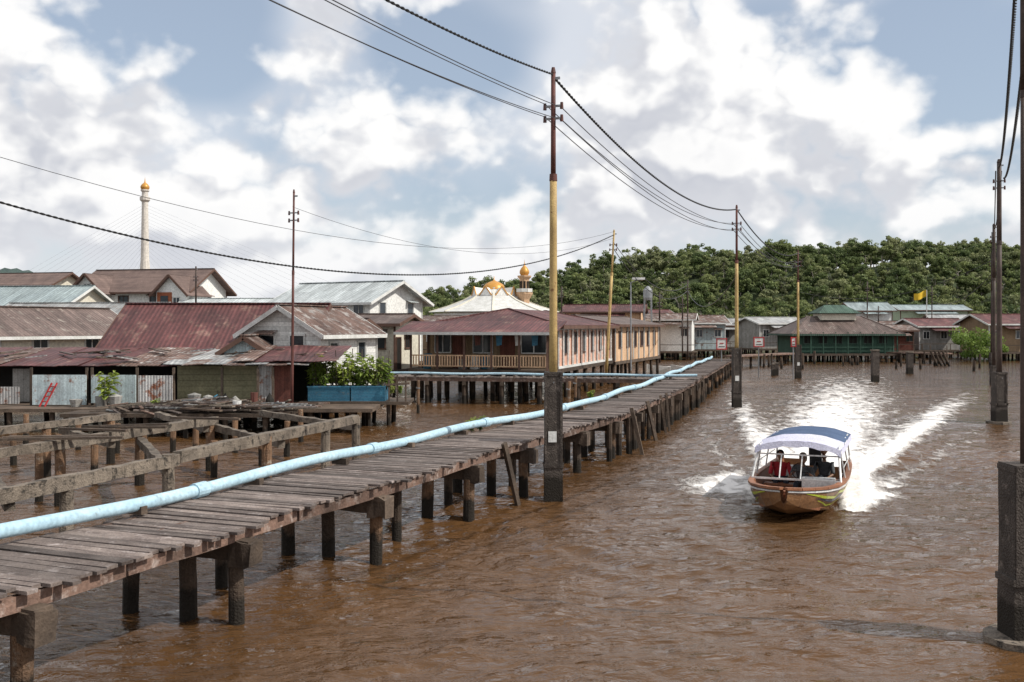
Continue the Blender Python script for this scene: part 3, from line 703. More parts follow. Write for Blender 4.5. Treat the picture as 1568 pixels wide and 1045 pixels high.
for y,wd,hh in((-2.6,1.5,1.2),(.5,1.2,1.2),(3.0,1.0,1.2)):
    g.p('windows',GLASS).box(T(-l-.03,y,3.25),(.04,wd,hh),deg(73))
    for dy in(-wd/2,0,wd/2): g.p('window_frames',TRIM).beam(T(-l-.07,y+dy,3.25-hh/2),T(-l-.07,y+dy,3.25+hh/2),.06,.06)
    for dz in(-hh/2,hh/2): g.p('window_frames',TRIM).beam(T(-l-.065,y-wd/2,3.25+dz),T(-l-.065,y+wd/2,3.25+dz),.06,.07)
g.p('doors',REDW).box(T(-l-.03,-1.0,2.75),(.05,.9,2.0),deg(73)); g.p('doors',REDW).box(T(-l-.03,2.0,2.75),(.05,.8,2.0),deg(73))
for y in np.linspace(-4,4,6):
    for xx in(-l-2.2,-l-.9):
        t=T(xx,y,1.5); g.p('stilts',PILED).cyl((t.x,t.y,-1),t,.13,n=8)
for i in range(9):
    t=T(-l-U(.6,2.0),U(-3.8,3.8),1.75); g.p('veranda_things',random.choice([TROUGH,REDW,TRIM,BROWNW,GREYW])).lathe(t,[(0,0),(U(.15,.3),0),(U(.15,.35),U(.4,.9)),(.03,U(.45,.9))],8)
for i in range(4):
    y=U(-3.6,3.8); z=3.7; g.p('hanging_clothes',random.choice([TRIM,REDW,TROUGH,PLAST])).add([T(-l-2.0,y,z),T(-l-2.0,y+.4,z),T(-l-1.95,y+.37,z-.6),T(-l-2.05,y+.04,z-.55)],[(0,1,2,3)])
g.build()
g,T=house('peach_house',7.4,81.5,deg(70),16,6,1.6,4.4,5.0,PEACH,BROWNR,over=.45,trim=TRIMB,wins=wrow('front',-6.2,6,6,3.2,.9,1.2)+wrow('left',-1.5,1.5,2,3.3,1,1.2),awn=False)
for i in range(9):
    s=-7.8+i*1.95; g.p('pilasters',TRIM).beam(T(s,-3.03,1.65),T(s,-3.03,4.3),.1,.3)
g.build()
g=Grp('side_footbridge')
a=Vector((X(600,55.5),55.5,0)); b_=Vector((X(1065,52.5),52.5,0))
n=int((b_-a).length/.18)
for i in range(n):
    p=a.lerp(b_,(i+.5)/n); g.p('planks',DECK).box((p.x,p.y,1.42+U(-.01,.01)),(.165,1.3,.04),U(-.01,.01))
for o in(-.6,.6): g.p('stringers',FASC).beam((a.x,a.y+o,1.3),(b_.x,b_.y+o,1.3),.1,.18)
for i in range(9):
    p=a.lerp(b_,i/8.0)
    for o in(-.5,.5): g.p('stilts',PILED).cyl((p.x,p.y+o,-1),(p.x,p.y+o,1.2),.13,n=8)
    g.p('cap_beams',OLDW).beam((p.x,p.y-.75,1.1),(p.x,p.y+.75,1.1),.2,.2)
g.build()
g=Grp('water_pipe')
tube(g.p('pipe',PIPE,True),[a.lerp(b_,i/20)+Vector((0,-.5,1.62+.02*math.sin(i))) for i in range(21)],.07)
for i in range(6):
    p=a.lerp(b_,(i+.5)/6)+Vector((0,-.5,1.5)); g.p('saddles',OLDW).box(p,(.12,.2,.14))
g.build()
for (px,d) in((640,48),(870,47),(880,52)):
    g=Grp('mooring_pile'); x=X(px,d); g.p('pile',PILE).cyl((x,d,-1),(x+U(-.2,.2),d,1.6),.08,.07,10,seg=5,wob=.05); g.p('band',STEEL).cyl((x,d,1.2),(x+.01,d,1.26),.1,n=10); g.build()

# ------------------------------------------------------------------ mosque
g=Grp('mosque'); d=110; cx=X(755,d); cy=d+6
g.p('walls',WPLAST).lathe((cx,cy,0),[(7.0,1.5),(7.0,5.7)],8)
prof=[(7.6,5.85),(5.4,6.5),(3.6,7.2),(2.0,8.1),(1.35,8.5),(1.35,8.7)]
g.p('roof',TRIM).lathe((cx,cy,0),prof,8)
for i in range(8):
    a_=2*math.pi*i/8
    for k in range(3):
        r0,z0=prof[k];r1,z1=prof[k+1]
        g.p('roof_ribs',PLAST).beam((cx+r0*math.cos(a_),cy+r0*math.sin(a_),z0+.03),(cx+r1*math.cos(a_),cy+r1*math.sin(a_),z1+.03),.2,.14)
for i in range(8):
    a_=2*math.pi*(i+.5)/8; x_=cx+6.5*math.cos(a_); y_=cy+6.5*math.sin(a_)
    g.p('windows',GLASS).box((x_,y_,3.6),(.05,2.6,1.6),a_)
    # triangular gablets around the drum
    ux,uy=math.cos(a_),math.sin(a_); vx,vy=-uy,ux; r_=2.45
    g.p('gablets',WPLAST).add([(cx+ux*r_-vx*.75,cy+uy*r_-vy*.75,7.75),(cx+ux*r_+vx*.75,cy+uy*r_+vy*.75,7.75),(cx+ux*r_,cy+uy*r_,8.75),(cx+ux*1.1,cy+uy*1.1,8.6)],[(0,1,2),(1,3,2),(3,0,2)])
    g.p('gablet_trim',GOLD).beam((cx+ux*(r_+.03)-vx*.78,cy+uy*(r_+.03)-vy*.78,7.75),(cx+ux*(r_+.03),cy+uy*(r_+.03),8.8),.1,.12); g.p('gablet_trim',GOLD).beam((cx+ux*(r_+.03)+vx*.78,cy+uy*(r_+.03)+vy*.78,7.75),(cx+ux*(r_+.03),cy+uy*(r_+.03),8.8),.1,.12)
g.p('dome',GOLD,True).lathe((cx,cy,8.5),[(1.35,0),(1.3,.25),(1.05,.6),(.6,.85),(.2,1.0),(.05,1.15),(.04,1.5),(0,1.55)],20)
g.build()
g=Grp('minaret'); d=115; cx=X(803,d); cy=d
g.p('shaft',PEACH).lathe((cx,cy,0),[(.62,1),(.58,7.3),(.95,7.9),(.95,8.15),(.6,8.15),(.55,9.6),(.8,9.9),(.8,10.05),(.4,10.1)],8)
for i in range(8):
    a_=2*math.pi*i/8; g.p('arches',DARK).box((cx+.56*math.cos(a_),cy+.56*math.sin(a_),8.95),(.05,.26,.9),a_); g.p('balcony_rail',TRIM).box((cx+.9*math.cos(a_),cy+.9*math.sin(a_),8.35),(.05,.7,.4),a_)
g.p('dome',GOLD,True).lathe((cx,cy,10.1),[(.42,0),(.56,.25),(.55,.5),(.35,.85),(.08,1.15),(.03,1.5),(0,1.9)],16)
g.build()

# ------------------------------------------------------------------ cable stayed bridge
g=Grp('cable_stayed_bridge'); d=800; cx=X(222,d)
PY=pm('bridge_concrete',(.62,.58,.52),(.55,.51,.46),scale=.05,bump=0,rnd=.1)
g.p('pylon',PY).lathe((cx,d,0),[(6,0),(4.6,40),(3.2,60),(2.5,100),(2.5,104),(4.0,105.5),(4.0,108),(2.6,108),(2.4,112),(3.4,113),(3.4,114),(2.2,114)],12)
g.p('dome',GOLD,True).lathe((cx,d,113.5),[(2.2,0),(3.4,1.6),(3.5,3.0),(2.4,4.8),(.7,6.2),(.25,8.5),(0,11)],16)
bd=Vector((.93,.36,0)).normalized()
SC=pm('stay_grey',(.42,.44,.48),bump=0,rnd=0)
for sg in(-1,1):
    for i in range(16):
        t=30+i*11.5
        if sg<0: t*=.62
        e=Vector((cx,d,20+i*0))+bd*(sg*t); tp=Vector((cx,d,62+i*2.7))
        g.p('stay_cables',SC).cyl(tp,e,.06,n=5)
g.p('deck',PY).beam(Vector((cx,d,18))-bd*420,Vector((cx,d,18))+bd*240,16,2.2)
for k in range(-5,4):
    q=Vector((cx,d,0))+bd*(k*62); g.p('piers',PY).box((q.x,q.y,9),(3,8,17))
g.build()

# ------------------------------------------------------------------ vegetation
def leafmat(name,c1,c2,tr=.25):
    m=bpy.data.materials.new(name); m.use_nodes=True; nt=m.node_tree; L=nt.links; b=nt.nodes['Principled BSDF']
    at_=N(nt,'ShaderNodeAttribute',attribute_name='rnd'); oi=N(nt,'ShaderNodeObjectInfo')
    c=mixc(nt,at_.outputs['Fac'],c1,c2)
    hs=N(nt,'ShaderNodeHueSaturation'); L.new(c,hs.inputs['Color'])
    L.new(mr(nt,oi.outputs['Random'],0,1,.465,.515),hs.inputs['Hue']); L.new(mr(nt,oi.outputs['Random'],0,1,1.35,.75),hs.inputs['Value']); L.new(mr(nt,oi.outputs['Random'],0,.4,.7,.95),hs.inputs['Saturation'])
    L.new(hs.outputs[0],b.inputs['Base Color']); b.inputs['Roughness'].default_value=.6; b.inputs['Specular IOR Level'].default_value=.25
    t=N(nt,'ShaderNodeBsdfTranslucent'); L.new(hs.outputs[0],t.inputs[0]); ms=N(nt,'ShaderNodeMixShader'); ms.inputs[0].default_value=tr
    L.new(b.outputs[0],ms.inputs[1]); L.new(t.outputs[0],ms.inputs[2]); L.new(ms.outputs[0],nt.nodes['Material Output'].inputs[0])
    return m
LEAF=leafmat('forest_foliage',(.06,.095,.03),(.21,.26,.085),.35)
LEAF2=leafmat('bright_foliage',(.12,.20,.03),(.31,.40,.07),.35)
BARK=pm('bark',(.34,.31,.27),(.24,.21,.18),bump=.1)
def treemesh(name,h,crown_r,crown_h,ncl,nleaf,leaf,trunk=True,seed=0,lm=LEAF,clr=.3,trunk_r=.2,flat=0.7):
    rg=np.random.RandomState(seed); mb=MB(); cls=[]
    for i in range(ncl):
        a=rg.uniform(0,2*math.pi); q=math.sqrt(rg.uniform(0,1)); zz=rg.uniform(-1,1)
        prof=math.sqrt(max(0.05,1-(abs(zz))**2.2))
        c=np.array([math.cos(a)*q*crown_r*prof,math.sin(a)*q*crown_r*prof,h-crown_h/2+zz*crown_h*.42])
        cls.append((c,crown_r*rg.uniform(clr*.7,clr*1.4),rg.uniform(0,1)))
    if trunk:
        mb.cyl((0,0,-.5),(rg.uniform(-.2,.2),0,h-crown_h*.6),trunk_r,trunk_r*.55,7,seg=3,wob=.05)
        for c,r_,_ in cls[::2]: mb.cyl((0,0,h-crown_h*rg.uniform(.6,.95)),tuple(c),trunk_r*.4,trunk_r*.12,5)
    nb=len(mb.f); per=nleaf//ncl
    for c,r_,cr in cls:
        dirs=rg.normal(size=(per,3)); dirs/=np.linalg.norm(dirs,axis=1)[:,None]
        rad=r_*rg.uniform(.35,1.08,per)**.6
        P=c+dirs*rad[:,None]*np.array([1,1,flat])
        for k in range(per):
            n=Vector(dirs[k])*.8+Vector(rg.normal(size=3))*.5+Vector((0,0,.35)); n.normalize()
            t=n.orthogonal().normalized(); t=Matrix.Rotation(rg.uniform(0,6.28),3,n)@t; b2=n.cross(t)
            s1=leaf*rg.uniform(.6,1.4); s2=s1*rg.uniform(.45,.8); p=Vector(P[k])
            mb.add([p-t*s1,p-b2*s2,p+t*s1,p+b2*s2],[(0,1,2,3)],min(1,max(0,cr*.5+.3*(dirs[k][2]+.4)+rg.uniform(-.1,.35))))  # rnd here also lightens leaves toward each clump's top
    me=bpy.data.meshes.new(name); me.from_pydata(mb.v,[],mb.f); a=me.attributes.new('rnd','FLOAT','FACE'); a.data.foreach_set('value',mb.r)
    me.materials.append(BARK); me.materials.append(lm)
    me.polygons.foreach_set('material_index',[0]*nb+[1]*(len(mb.f)-nb)); me.update(); return me
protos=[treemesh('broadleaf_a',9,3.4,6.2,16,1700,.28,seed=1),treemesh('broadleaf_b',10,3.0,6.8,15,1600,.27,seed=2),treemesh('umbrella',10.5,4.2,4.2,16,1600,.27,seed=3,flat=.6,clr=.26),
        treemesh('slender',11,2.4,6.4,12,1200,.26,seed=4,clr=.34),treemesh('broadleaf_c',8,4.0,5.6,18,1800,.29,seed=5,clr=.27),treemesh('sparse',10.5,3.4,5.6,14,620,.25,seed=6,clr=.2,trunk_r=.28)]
prof=[(540,497),(600,474),(640,446),(700,440),(760,432),(830,424),(870,408),(905,392),(940,397),(980,378),(1020,382),(1080,374),(1130,383),(1190,366),(1250,377),(1310,371),(1380,366),(1440,373),(1500,369),(1568,375),(1700,378),(1900,390),(2200,405)]
D=262
def ridge(x):
    b=x/D*F+784
    for (a,c),(a2,c2) in zip(prof,prof[1:]):
        if a<=b<=a2:
            e=c+(c2-c)*(b-a)/(a2-a); return max(0,Z(e,D)-7.0)
    return 0 if b<prof[0][0] else 12
def hill(x,y):
    t=min(1,max(0,(y-205)/60)); t=t*t*(3-2*t)*.88+.12*t
    return .5+ridge(x)*t
mb=MB(); gx=np.arange(-120,330,6.); gy=np.concatenate([np.arange(186,300,5.),[330,380,460]])
vs=[(x,y,(hill(x,y)+U(-.3,.3)) if y>190 else -.6) for y in gy for x in gx]; nxg=len(gx)
fs=[(j*nxg+i,j*nxg+i+1,(j+1)*nxg+i+1,(j+1)*nxg+i) for j in range(len(gy)-1) for i in range(nxg-1)]
mb.add(vs,fs,.5)
mb.obj('forested_hill',pm('undergrowth',(.055,.075,.03),(.035,.05,.02),scale=.3,bump=.3,rnd=0),None,True,False)
fe=bpy.data.objects.new('hillside_forest',None); scene.collection.objects.link(fe)
def inst(me,x,y,z,s,par,nm='tree',sz=1):
    o=bpy.data.objects.new(nm,me); scene.collection.objects.link(o); o.location=(x,y,z); o.rotation_euler=(U(-.06,.06),U(-.06,.06),U(0,6.28)); o.scale=(s,s,s*sz); o.parent=par; return o
y=196.
while y<288:
    x=-45.+U(0,4)
    while x<235:
        xx=x+U(-2.2,2.2); yy=y+U(-2.2,2.2)
        if abs(xx)/yy<.62 and (ridge(xx)>1 or R()<.4):
            k=random.choices(range(6),[4,3,1.3,2,4.5,1.2])[0]
            rr_=ridge(xx); s_b=.5+min(.42,rr_*.05)
            if k==2 or k==3 or k==5: s_b*=.88
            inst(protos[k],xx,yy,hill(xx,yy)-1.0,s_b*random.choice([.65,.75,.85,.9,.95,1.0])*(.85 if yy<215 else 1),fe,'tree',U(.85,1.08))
        x+=U(3.4,5.0)
    y+=4.6
x=-20
while x<160:
    if ridge(x)>5: inst(protos[random.choice([2,3,5,1,2])],x,U(250,262),hill(x,256)-1.0,U(.78,.98),fe,'tree',U(.95,1.08))
    x+=U(7,18)
def farhill(name,b0,b1,d,prof_,mat):
    mb=MB(); n=90; vs=[]
    for j,(dy,hf) in enumerate(((-d*.12,0),(-d*.06,.55),(0,1),(d*.06,.7),(d*.14,0))):
        for i in range(n+1):
            b=b0+(b1-b0)*i/n; h=np.interp(b,[p[0] for p in prof_],[Z(p[1],d) for p in prof_])
            vs.append((X(b,d),d+dy,max(-1,h*hf+U(-1,1)*2.2*hf)))
    mb.add(vs,[(j*(n+1)+i,j*(n+1)+i+1,(j+1)*(n+1)+i+1,(j+1)*(n+1)+i) for j in range(4) for i in range(n)],.5)
    mb.obj(name,mat,None,True,False)
HZ=pm('distant_forest',(.07,.105,.09),(.045,.07,.065),scale=.04,bump=.0,rnd=0)  # bluish tone puts distance haze into the hill colour
farhill('distant_hill',-500,330,900,[(-500,440),(-200,420),(0,412),(40,411),(90,425),(130,446),(200,470),(330,490)],HZ)
farhill('distant_shore',250,800,600,[(250,490),(400,478),(520,470),(640,462),(800,470)],HZ)
bushm=treemesh('bush',3.2,2.6,3.0,14,2200,.13,seed=11,lm=LEAF2,clr=.30,trunk_r=.08)
def plant(name,me,x,y,z,s): return inst(me,x,y,z,s,None,name)
plant('mangrove_bush',bushm,X(1488,118),118,.2,1.15); plant('mangrove_bush',bushm,X(1508,120),120,.2,.95); plant('mangrove_bush',bushm,X(1250,170),170,.3,1.1)
treeb=treemesh('shore_tree',7,2.8,5,12,1500,.2,seed=12,lm=LEAF)
for (b0,d,s) in((1190,172,1),(1120,175,.9),(1030,168,1.1),(1395,185,1.2),(1540,150,1),(1565,165,1.3),(668,125,.8),(650,135,.9),(1085,160,.8),(1235,180,1.1),(620,130,.6)): plant('shore_tree',treeb,X(b0,d),d,.5,s)
g=Grp('planter_tubs')
for b0,b1 in((476,539),(541,592)):
    x0,x1=X(b0,42.5),X(b1,42.5); z0,z1=1.05,1.66
    xm=(x0+x1)/2; L_=x1-x0
    for yy in(41.9,43.1): g.p('tub',TROUGH).box((xm,yy,(z0+z1)/2),(L_,.06,z1-z0))
    for xx in(x0+.03,x1-.03): g.p('tub',TROUGH).box((xx,42.5,(z0+z1)/2),(.06,1.14,z1-z0))
    g.p('rim',TROUGH).box((xm,41.87,z1),(L_+.06,.08,.06)); g.p('soil',OLDW).box((xm,42.5,1.5),(L_-.12,1.14,.1))
g.p('platform',OLDW).box((X(548,42.8),42.8,.98),(4.6,2.4,.13))
for xx in np.arange(X(478,42.8),X(625,42.8),.85):
    for yy in(41.8,43.8): g.p('stilts',PILED).cyl((xx+U(-.1,.1),yy,-1),(xx,yy,.95),U(.07,.11),n=8)
for xx in np.arange(X(597,42),X(626,42),.35): g.p('rail_posts',OLDW).beam((xx,41.7,1),(xx,41.7,U(1.8,2.2)),.07,.05)
g.p('rail_posts',OLDW).beam((X(592,42),41.68,1.75),(X(628,42),41.68,1.8),.06,.08)
for xx in np.arange(X(480,42),X(600,42),.5): g.p('plant_stakes',OLDW).beam((xx+U(-.1,.1),42.3,1.5),(xx+U(-.2,.2),42.3,U(2.4,3.3)),.03,.03)
g.build()
def stemplant(name,seed,n,h,leafl):
    rg=np.random.RandomState(seed); mb=MB()
    stems=[]
    for i in range(n):
        a=rg.uniform(0,6.28); hh=h*rg.uniform(.55,1); tip=Vector((math.cos(a)*.3*hh*rg.uniform(.2,1),math.sin(a)*.3*hh*rg.uniform(.2,1),hh)); mb.cyl((0,0,-.1),tip,.018,.008,5); stems.append(tip)
    nb=len(mb.f)
    for tip in stems:
        for k in range(26):
            t=rg.uniform(.3,1.02); p=tip*t; a=rg.uniform(0,6.28); L_=leafl*rg.uniform(.6,1.3)
            d=Vector((math.cos(a),math.sin(a),rg.uniform(-.2,.7))).normalized(); sd_=d.cross(Vector((0,0,1))).normalized()*L_*.24
            m_=p+d*L_*.5; e=p+d*L_-Vector((0,0,L_*.35)); mb.add([p,m_-sd_,e,m_+sd_],[(0,1,2,3)],min(1,max(0,.3+.6*t*rg.uniform(.4,1.3))))
    me=bpy.data.meshes.new(name); me.from_pydata(mb.v,[],mb.f); a=me.attributes.new('rnd','FLOAT','FACE'); a.data.foreach_set('value',mb.r)
    me.materials.append(BARK); me.materials.append(LEAF2); me.polygons.foreach_set('material_index',[0]*nb+[1]*(len(mb.f)-nb)); me.update(); return me
pot=[stemplant('leafy_plant_a',21,9,1.3,.26),stemplant('leafy_plant_b',22,7,1.7,.34),stemplant('leafy_plant_c',23,12,.9,.2)]
for i in range(15): plant('potted_shrub',pot[i%3],X(482+i*8.2,42.5),42.4+U(-.4,.4),1.5,U(.75,1.05))
plant('potted_shrub',pot[1],X(165,40.3),40.1,1.0,.85)
plant('potted_shrub',pot[2],X(238,38.6),38.5,.9,.6)
for b0,d in((722,27.0),(735,27.4),(905,38.5),(600,42.2),(612,42.4)): plant('weed_tuft',pot[2],X(b0,d),d,1.3,.5)

# ------------------------------------------------------------------ far right village
g,T=house('green_stilt_house',X(1290,118),121,deg(3),11.6,7,1.0,3.75,5.4,DKGRNW,BROWNR,over=1.0,hip=2.5,trim=DKGREENR,wins=wrow('front',-4.5,4.5,6,2.7,1.0,1.1),pstep=1.6,glass=DARK,awn=False)
for x in np.linspace(-5.9,5.9,9): g.p('posts',DKGRNW).beam(T(x,-4.3,.9),T(x,-4.3,3.5),.12,.12)
for zz in(1.3,1.75): g.p('railing',DKGRNW).beam(T(-5.9,-4.3,zz),T(5.9,-4.3,zz),.06,.08)
for sg in(-1,1):
    g.p('lantern_roof',DKGREENR).slab([T(-2.6,sg*2.0,5.8),T(2.6,sg*2.0,5.8),T(1.2,0,6.8),T(-1.2,0,6.8)],.1)
    g.p('lantern_roof',DKGREENR).slab([T(sg*2.6,-2.0,5.8),T(sg*2.6,2.0,5.8),T(sg*1.2,0,6.8)],.1)
g.p('lantern_walls',PLAST).box(T(0,0,5.4),(4.2,3.0,.9),deg(3))
g.p('deck',OLDW).slab([T(-7,-5.2,.98),T(7,-5.2,.98),T(7,-3.7,.98),T(-7,-3.7,.98)],.2)
for x in np.linspace(-6.8,6.8,12): t=T(x,-5,.8); g.p('stilts',PILED).cyl((t.x,t.y,-1),t,.14,n=8)
g.build()
rows=[('grey_stilt_house',1188,140,7,494,486,GREYW,GREYR),('white_house',1335,165,6.5,474,463,WPLAST,GREENR),('pale_green_house',1430,175,12,474,467,LTGRNW,GREENR),
('maroon_roof_cottage',1440,132,7,498,488,GREYW,MAROON),('maroon_roof_cottage',1555,122,8,494,481,BROWNW,MAROON),('rust_roof_cottage',1392,150,6,500,492,REDW,RUSTR),
('teal_cottage',1070,135,7,493,483,BLUEW,RUSTR),('white_cottage',1030,125,6,488,480,WPLAST,RUSTR),('rust_roof_cottage',1105,150,7,497,488,GREYW,GREYR),
('maroon_hall',930,120,9,476,466,PEACH,MAROON),('cream_cottage',985,140,8,484,474,PLAST,MAROON),('rust_roof_cottage',1150,155,6,498,490,GREYW,RUSTR),
('white_cottage',1640,150,9,490,478,WPLAST,GREYR),('brown_cottage',1378,128,3.5,505,498,REDW,RUSTR),('brown_cottage',700,100,7,492,484,BROWNW,RUSTR),('grey_cottage',1470,158,7,490,482,BLUEW,GREYR)]
for nm,b0,d,L_,e,zr_,wl_,rf_ in rows:
    g,T=house(nm,X(b0,d),d+3,deg(U(-25,25)),L_,6,1.1,Z(e,d),Z(zr_,d),wl_,rf_,over=.6,trim=random.choice([TRIM,TRIMB]),wins=wrow('front',-L_*.36,L_*.36,max(2,int(L_/2.2)),(1.1+Z(e,d))/2+.3,.9,1.0),pstep=1.8)
    g.p('deck',OLDW).slab([T(-L_/2-.8,-4.6,1.05),T(L_/2+.8,-4.6,1.05),T(L_/2+.8,-3.2,1.05),T(-L_/2-.8,-3.2,1.05)],.18)
    for x in np.linspace(-L_/2-.6,L_/2+.6,int(L_/1.3)):
        t=T(x,-4.4,.9); g.p('stilts',PILED).cyl((t.x,t.y,-1),t,.12,n=7)
        if R()<.6: g.p('rail',OLDW).beam(T(x,-4.5,1.05),T(x,-4.5,1.95),.07,.07)
    g.p('rail',OLDW).beam(T(-L_/2-.6,-4.5,1.9),T(L_/2+.6,-4.5,1.9),.06,.08)
    g.p('lean_to_roof',rf_).slab([T(-L_*.3,-4.5,Z(e,d)-.75),T(L_*.3,-4.5,Z(e,d)-.75),T(L_*.3,-3.05,Z(e,d)-.35),T(-L_*.3,-3.05,Z(e,d)-.35)],.05)
    g.build()
g=Grp('shore_walkway')
g.p('deck',FASC).beam((X(1120,100),100,1.2),(X(1215,114),114,1.1),1.8,.15); g.p('deck',FASC).beam((X(1365,118),118,1.1),(X(1450,110),110,1.2),1.6,.15)
for k in range(8):
    for (a,b2) in(((X(1120,100),100),(X(1215,114),114)),((X(1365,118),118),(X(1450,110),110))):
        q=lerp2(a,b2,k/7); g.p('stilts',PILED).cyl((q[0],q[1],-1),(q[0],q[1],1.15),.14,n=8)
        if k%2: g.p('rail',OLDW).beam((q[0],q[1],1.1),(q[0],q[1],2.1),.08,.08)
for k in range(22):
    d=U(92,112); x=X(U(1130,1560),d)
    g.p('stray_piles',PILED).cyl((x,d,-1),(x+U(-.15,.15),d,U(.5,1.6)),U(.09,.14),n=8)
g.build()
for (b0,d,zt,cw) in((1340,75,Z(537,75),.5),(1393,88,Z(540,88),.5),(1184,84,1.0,.3),(1189,86,1.0,.3)):
    g=Grp('pile_block'); x=X(b0,d); g.p('block',COLM).cyl((x,d,-1),(x,d,zt),cw*.7,cw*.68,4,seg=5,wob=.03,a0=.785); g.p('cap',CONC).box((x,d,zt+.02),(cw*1.1,cw*1.1,.1)); g.build()
g=Grp('raking_piles')
for i in range(4): x=X(1425+i*6,105); g.p('piles',PILED).cyl((x+1.2,105,-1),(x,105,1.6),.12,n=8)
g.p('tie_beam',OLDW).beam((X(1418,105),105,1.3),(X(1452,105),105,1.2),.15,.15); g.build()
def sign(b0,e,d,w_,h_):
    g=Grp('warning_sign'); x=X(b0,d); z=Z(e,d)
    g.p('panel',TRIM).box((x,d,z),(w_,.05,h_))
    for sx in(-1,1): g.p('border',REDP).box((x+sx*w_/2,d-.02,z),(.08,.06,h_+.1))
    for sz in(-1,1): g.p('border',REDP).box((x,d-.025,z+sz*h_/2),(w_+.1,.06,.08))
    g.p('symbol',REDP).box((x,d-.04,z+.05),(w_*.4,.02,.07)); g.p('symbol',DARK).box((x,d-.04,z-.2),(w_*.6,.02,.05)); g.p('post',STEEL).cyl((x,d+.08,-.5),(x,d+.08,z+h_/2),.05,n=8); g.build()
sign(1105,527,78,.75,.8); sign(1162,524,82,.8,.75); sign(1215,524,79,.35,.7)
g=Grp('street_lamp'); d=72; x=X(966,d)
g.p('post',STEEL).cyl((x,d,1),(x,d,Z(432,d)),.07,.045,10); g.p('arm',STEEL).cyl((x,d,Z(433,d)),(x+.9,d,Z(426,d)),.035,n=8)
g.p('lamp_head',TRIM).box((x+.55,d,Z(427,d)),(.9,.35,.16)); g.p('lens',GLASS).box((x+.6,d,Z(427,d)-.1),(.6,.25,.05)); g.build()
for (b0,d,e) in((1053,100,430),(1328,130,432),(1427,150,440),(300,88,410),(1010,90,450),(1045,110,455),(860,118,440),(1345,140,470)):
    upole('thin_utility_pole',X(b0,d),d,Z(e,d),1.2,cw=0,low=DPOLE,up=DPOLE,r0=.09,r1=.07)
g=Grp('water_tower'); d=118; x=X(992,d)
g.p('tank',STEEL,False).lathe((x,d,0),[(0,7.3),(.5,7.3),(.55,7.6),(.55,8.5),(.2,8.9),(0,9.0)],14)
for sx in(-.4,.4):
    for sy in(-.4,.4): g.p('legs',STEEL).beam((x+sx*1.2,d+sy,1),(x+sx,d+sy,7.3),.1,.1)
for z in(3,5): g.p('braces',STEEL).beam((x-.5,d-.4,z),(x+.5,d-.4,z+1.6),.06,.06)
g.build()
g=Grp('flag_on_pole'); d=150; x=X(1419,d); zt=Z(444,d)
g.p('pole',TRIM).cyl((x,d,1.2),(x,d,zt),.07,n=8)
vs=[];n=10
for i in range(n+1):
    t=i/n
    for v in(0,1): vs.append((x-1.9*t,d+.15*math.sin(t*7),zt-.1-.55*t-v*(1.0)+.1*math.sin(t*6+1)))
g.p('flag',YFLAG).add(vs,[(2*i,2*i+1,2*i+3,2*i+2) for i in range(n)]); g.build()
for (b0,d,rz) in((1035,92,.2),(1075,90,-.1)):
    g=Grp('moored_skiff')
    st_=[(-2.6,.5,.5),(-1,.62,.45),(.8,.6,.48),(2,.38,.58),(2.8,.05,.75)]
    vs=[]
    for (yy,bb,gg) in st_: vs+= [(-bb,yy,gg),(-bb*.7,yy,-.05),(0,yy,-.12),(bb*.7,yy,-.05),(bb,yy,gg)]
    fs=[(k*5+i,k*5+i+1,(k+1)*5+i+1,(k+1)*5+i) for k in range(4) for i in range(4)]
    g.p('hull',WPLAST).add(vs,fs)
    for yy in(-1.2,.6): g.p('thwarts',OLDW).box((0,yy,.3),(1.05,.25,.05))
    g.build((X(b0,d),d,0),deg(90)+rz)

# ------------------------------------------------------------------ BOAT
WOODH=pm('varnished_hull',(.27,.14,.06),(.17,.085,.04),scale=2,rough=.35,bump=.1,rnd=.1,spec=.5,c3=(.10,.05,.03),thr=.6)
INNER=pm('boat_inner_brown',(.32,.14,.075),(.22,.095,.05),scale=2,rough=.5,bump=.1)
LIME=pm('lime_stripe',(.50,.58,.06),bump=0,rough=.35,rnd=.1); NAVY=pm('navy_stripe',(.02,.03,.08),bump=0,rough=.35,rnd=.1)
CANB=pm('blue_canopy_cloth',(.05,.085,.16),(.07,.11,.20),scale=2,bump=.2,rnd=.1); CANW=pm('pale_canopy_cloth',(.60,.60,.72),(.52,.52,.65),scale=2,bump=.2,rnd=.1)
BWHITE=pm('boat_white',(.72,.72,.71),bump=0,rough=.3,rnd=.05)
BLACKP=pm('motor_black',(.02,.02,.022),rough=.3,bump=0,rnd=.1)
g=Grp('water_taxi_boat')
ST=[(-3.5,.88,.50,-.22),(-2.4,.96,.48,-.24),(-1.2,1.0,.46,-.25),(0,1.02,.46,-.24),(1.0,1.0,.46,-.2),(1.9,.92,.48,-.15),(2.6,.76,.51,-.06),(3.1,.55,.54,.04),(3.4,.33,.56,.14),(3.6,.07,.58,.30)]
def sec(b,gz,k):
    h=gz-k
    return [(-b,gz),(-b*.97,gz-h*.22),(-b*.90,gz-h*.45),(-b*.74,k+h*.22),(0,k),(b*.74,k+h*.22),(b*.90,gz-h*.45),(b*.97,gz-h*.22),(b,gz)]
vs=[];m_=9
for (yy,bb,gz,k) in ST: vs+=[(x,yy,z) for x,z in sec(bb,gz,k)]
fs=[(k*m_+i,(k+1)*m_+i,(k+1)*m_+i+1,k*m_+i+1) for k in range(len(ST)-1) for i in range(m_-1)]
g.p('hull',WOODH).add(vs,fs+[tuple(range(m_))])
vs=[]
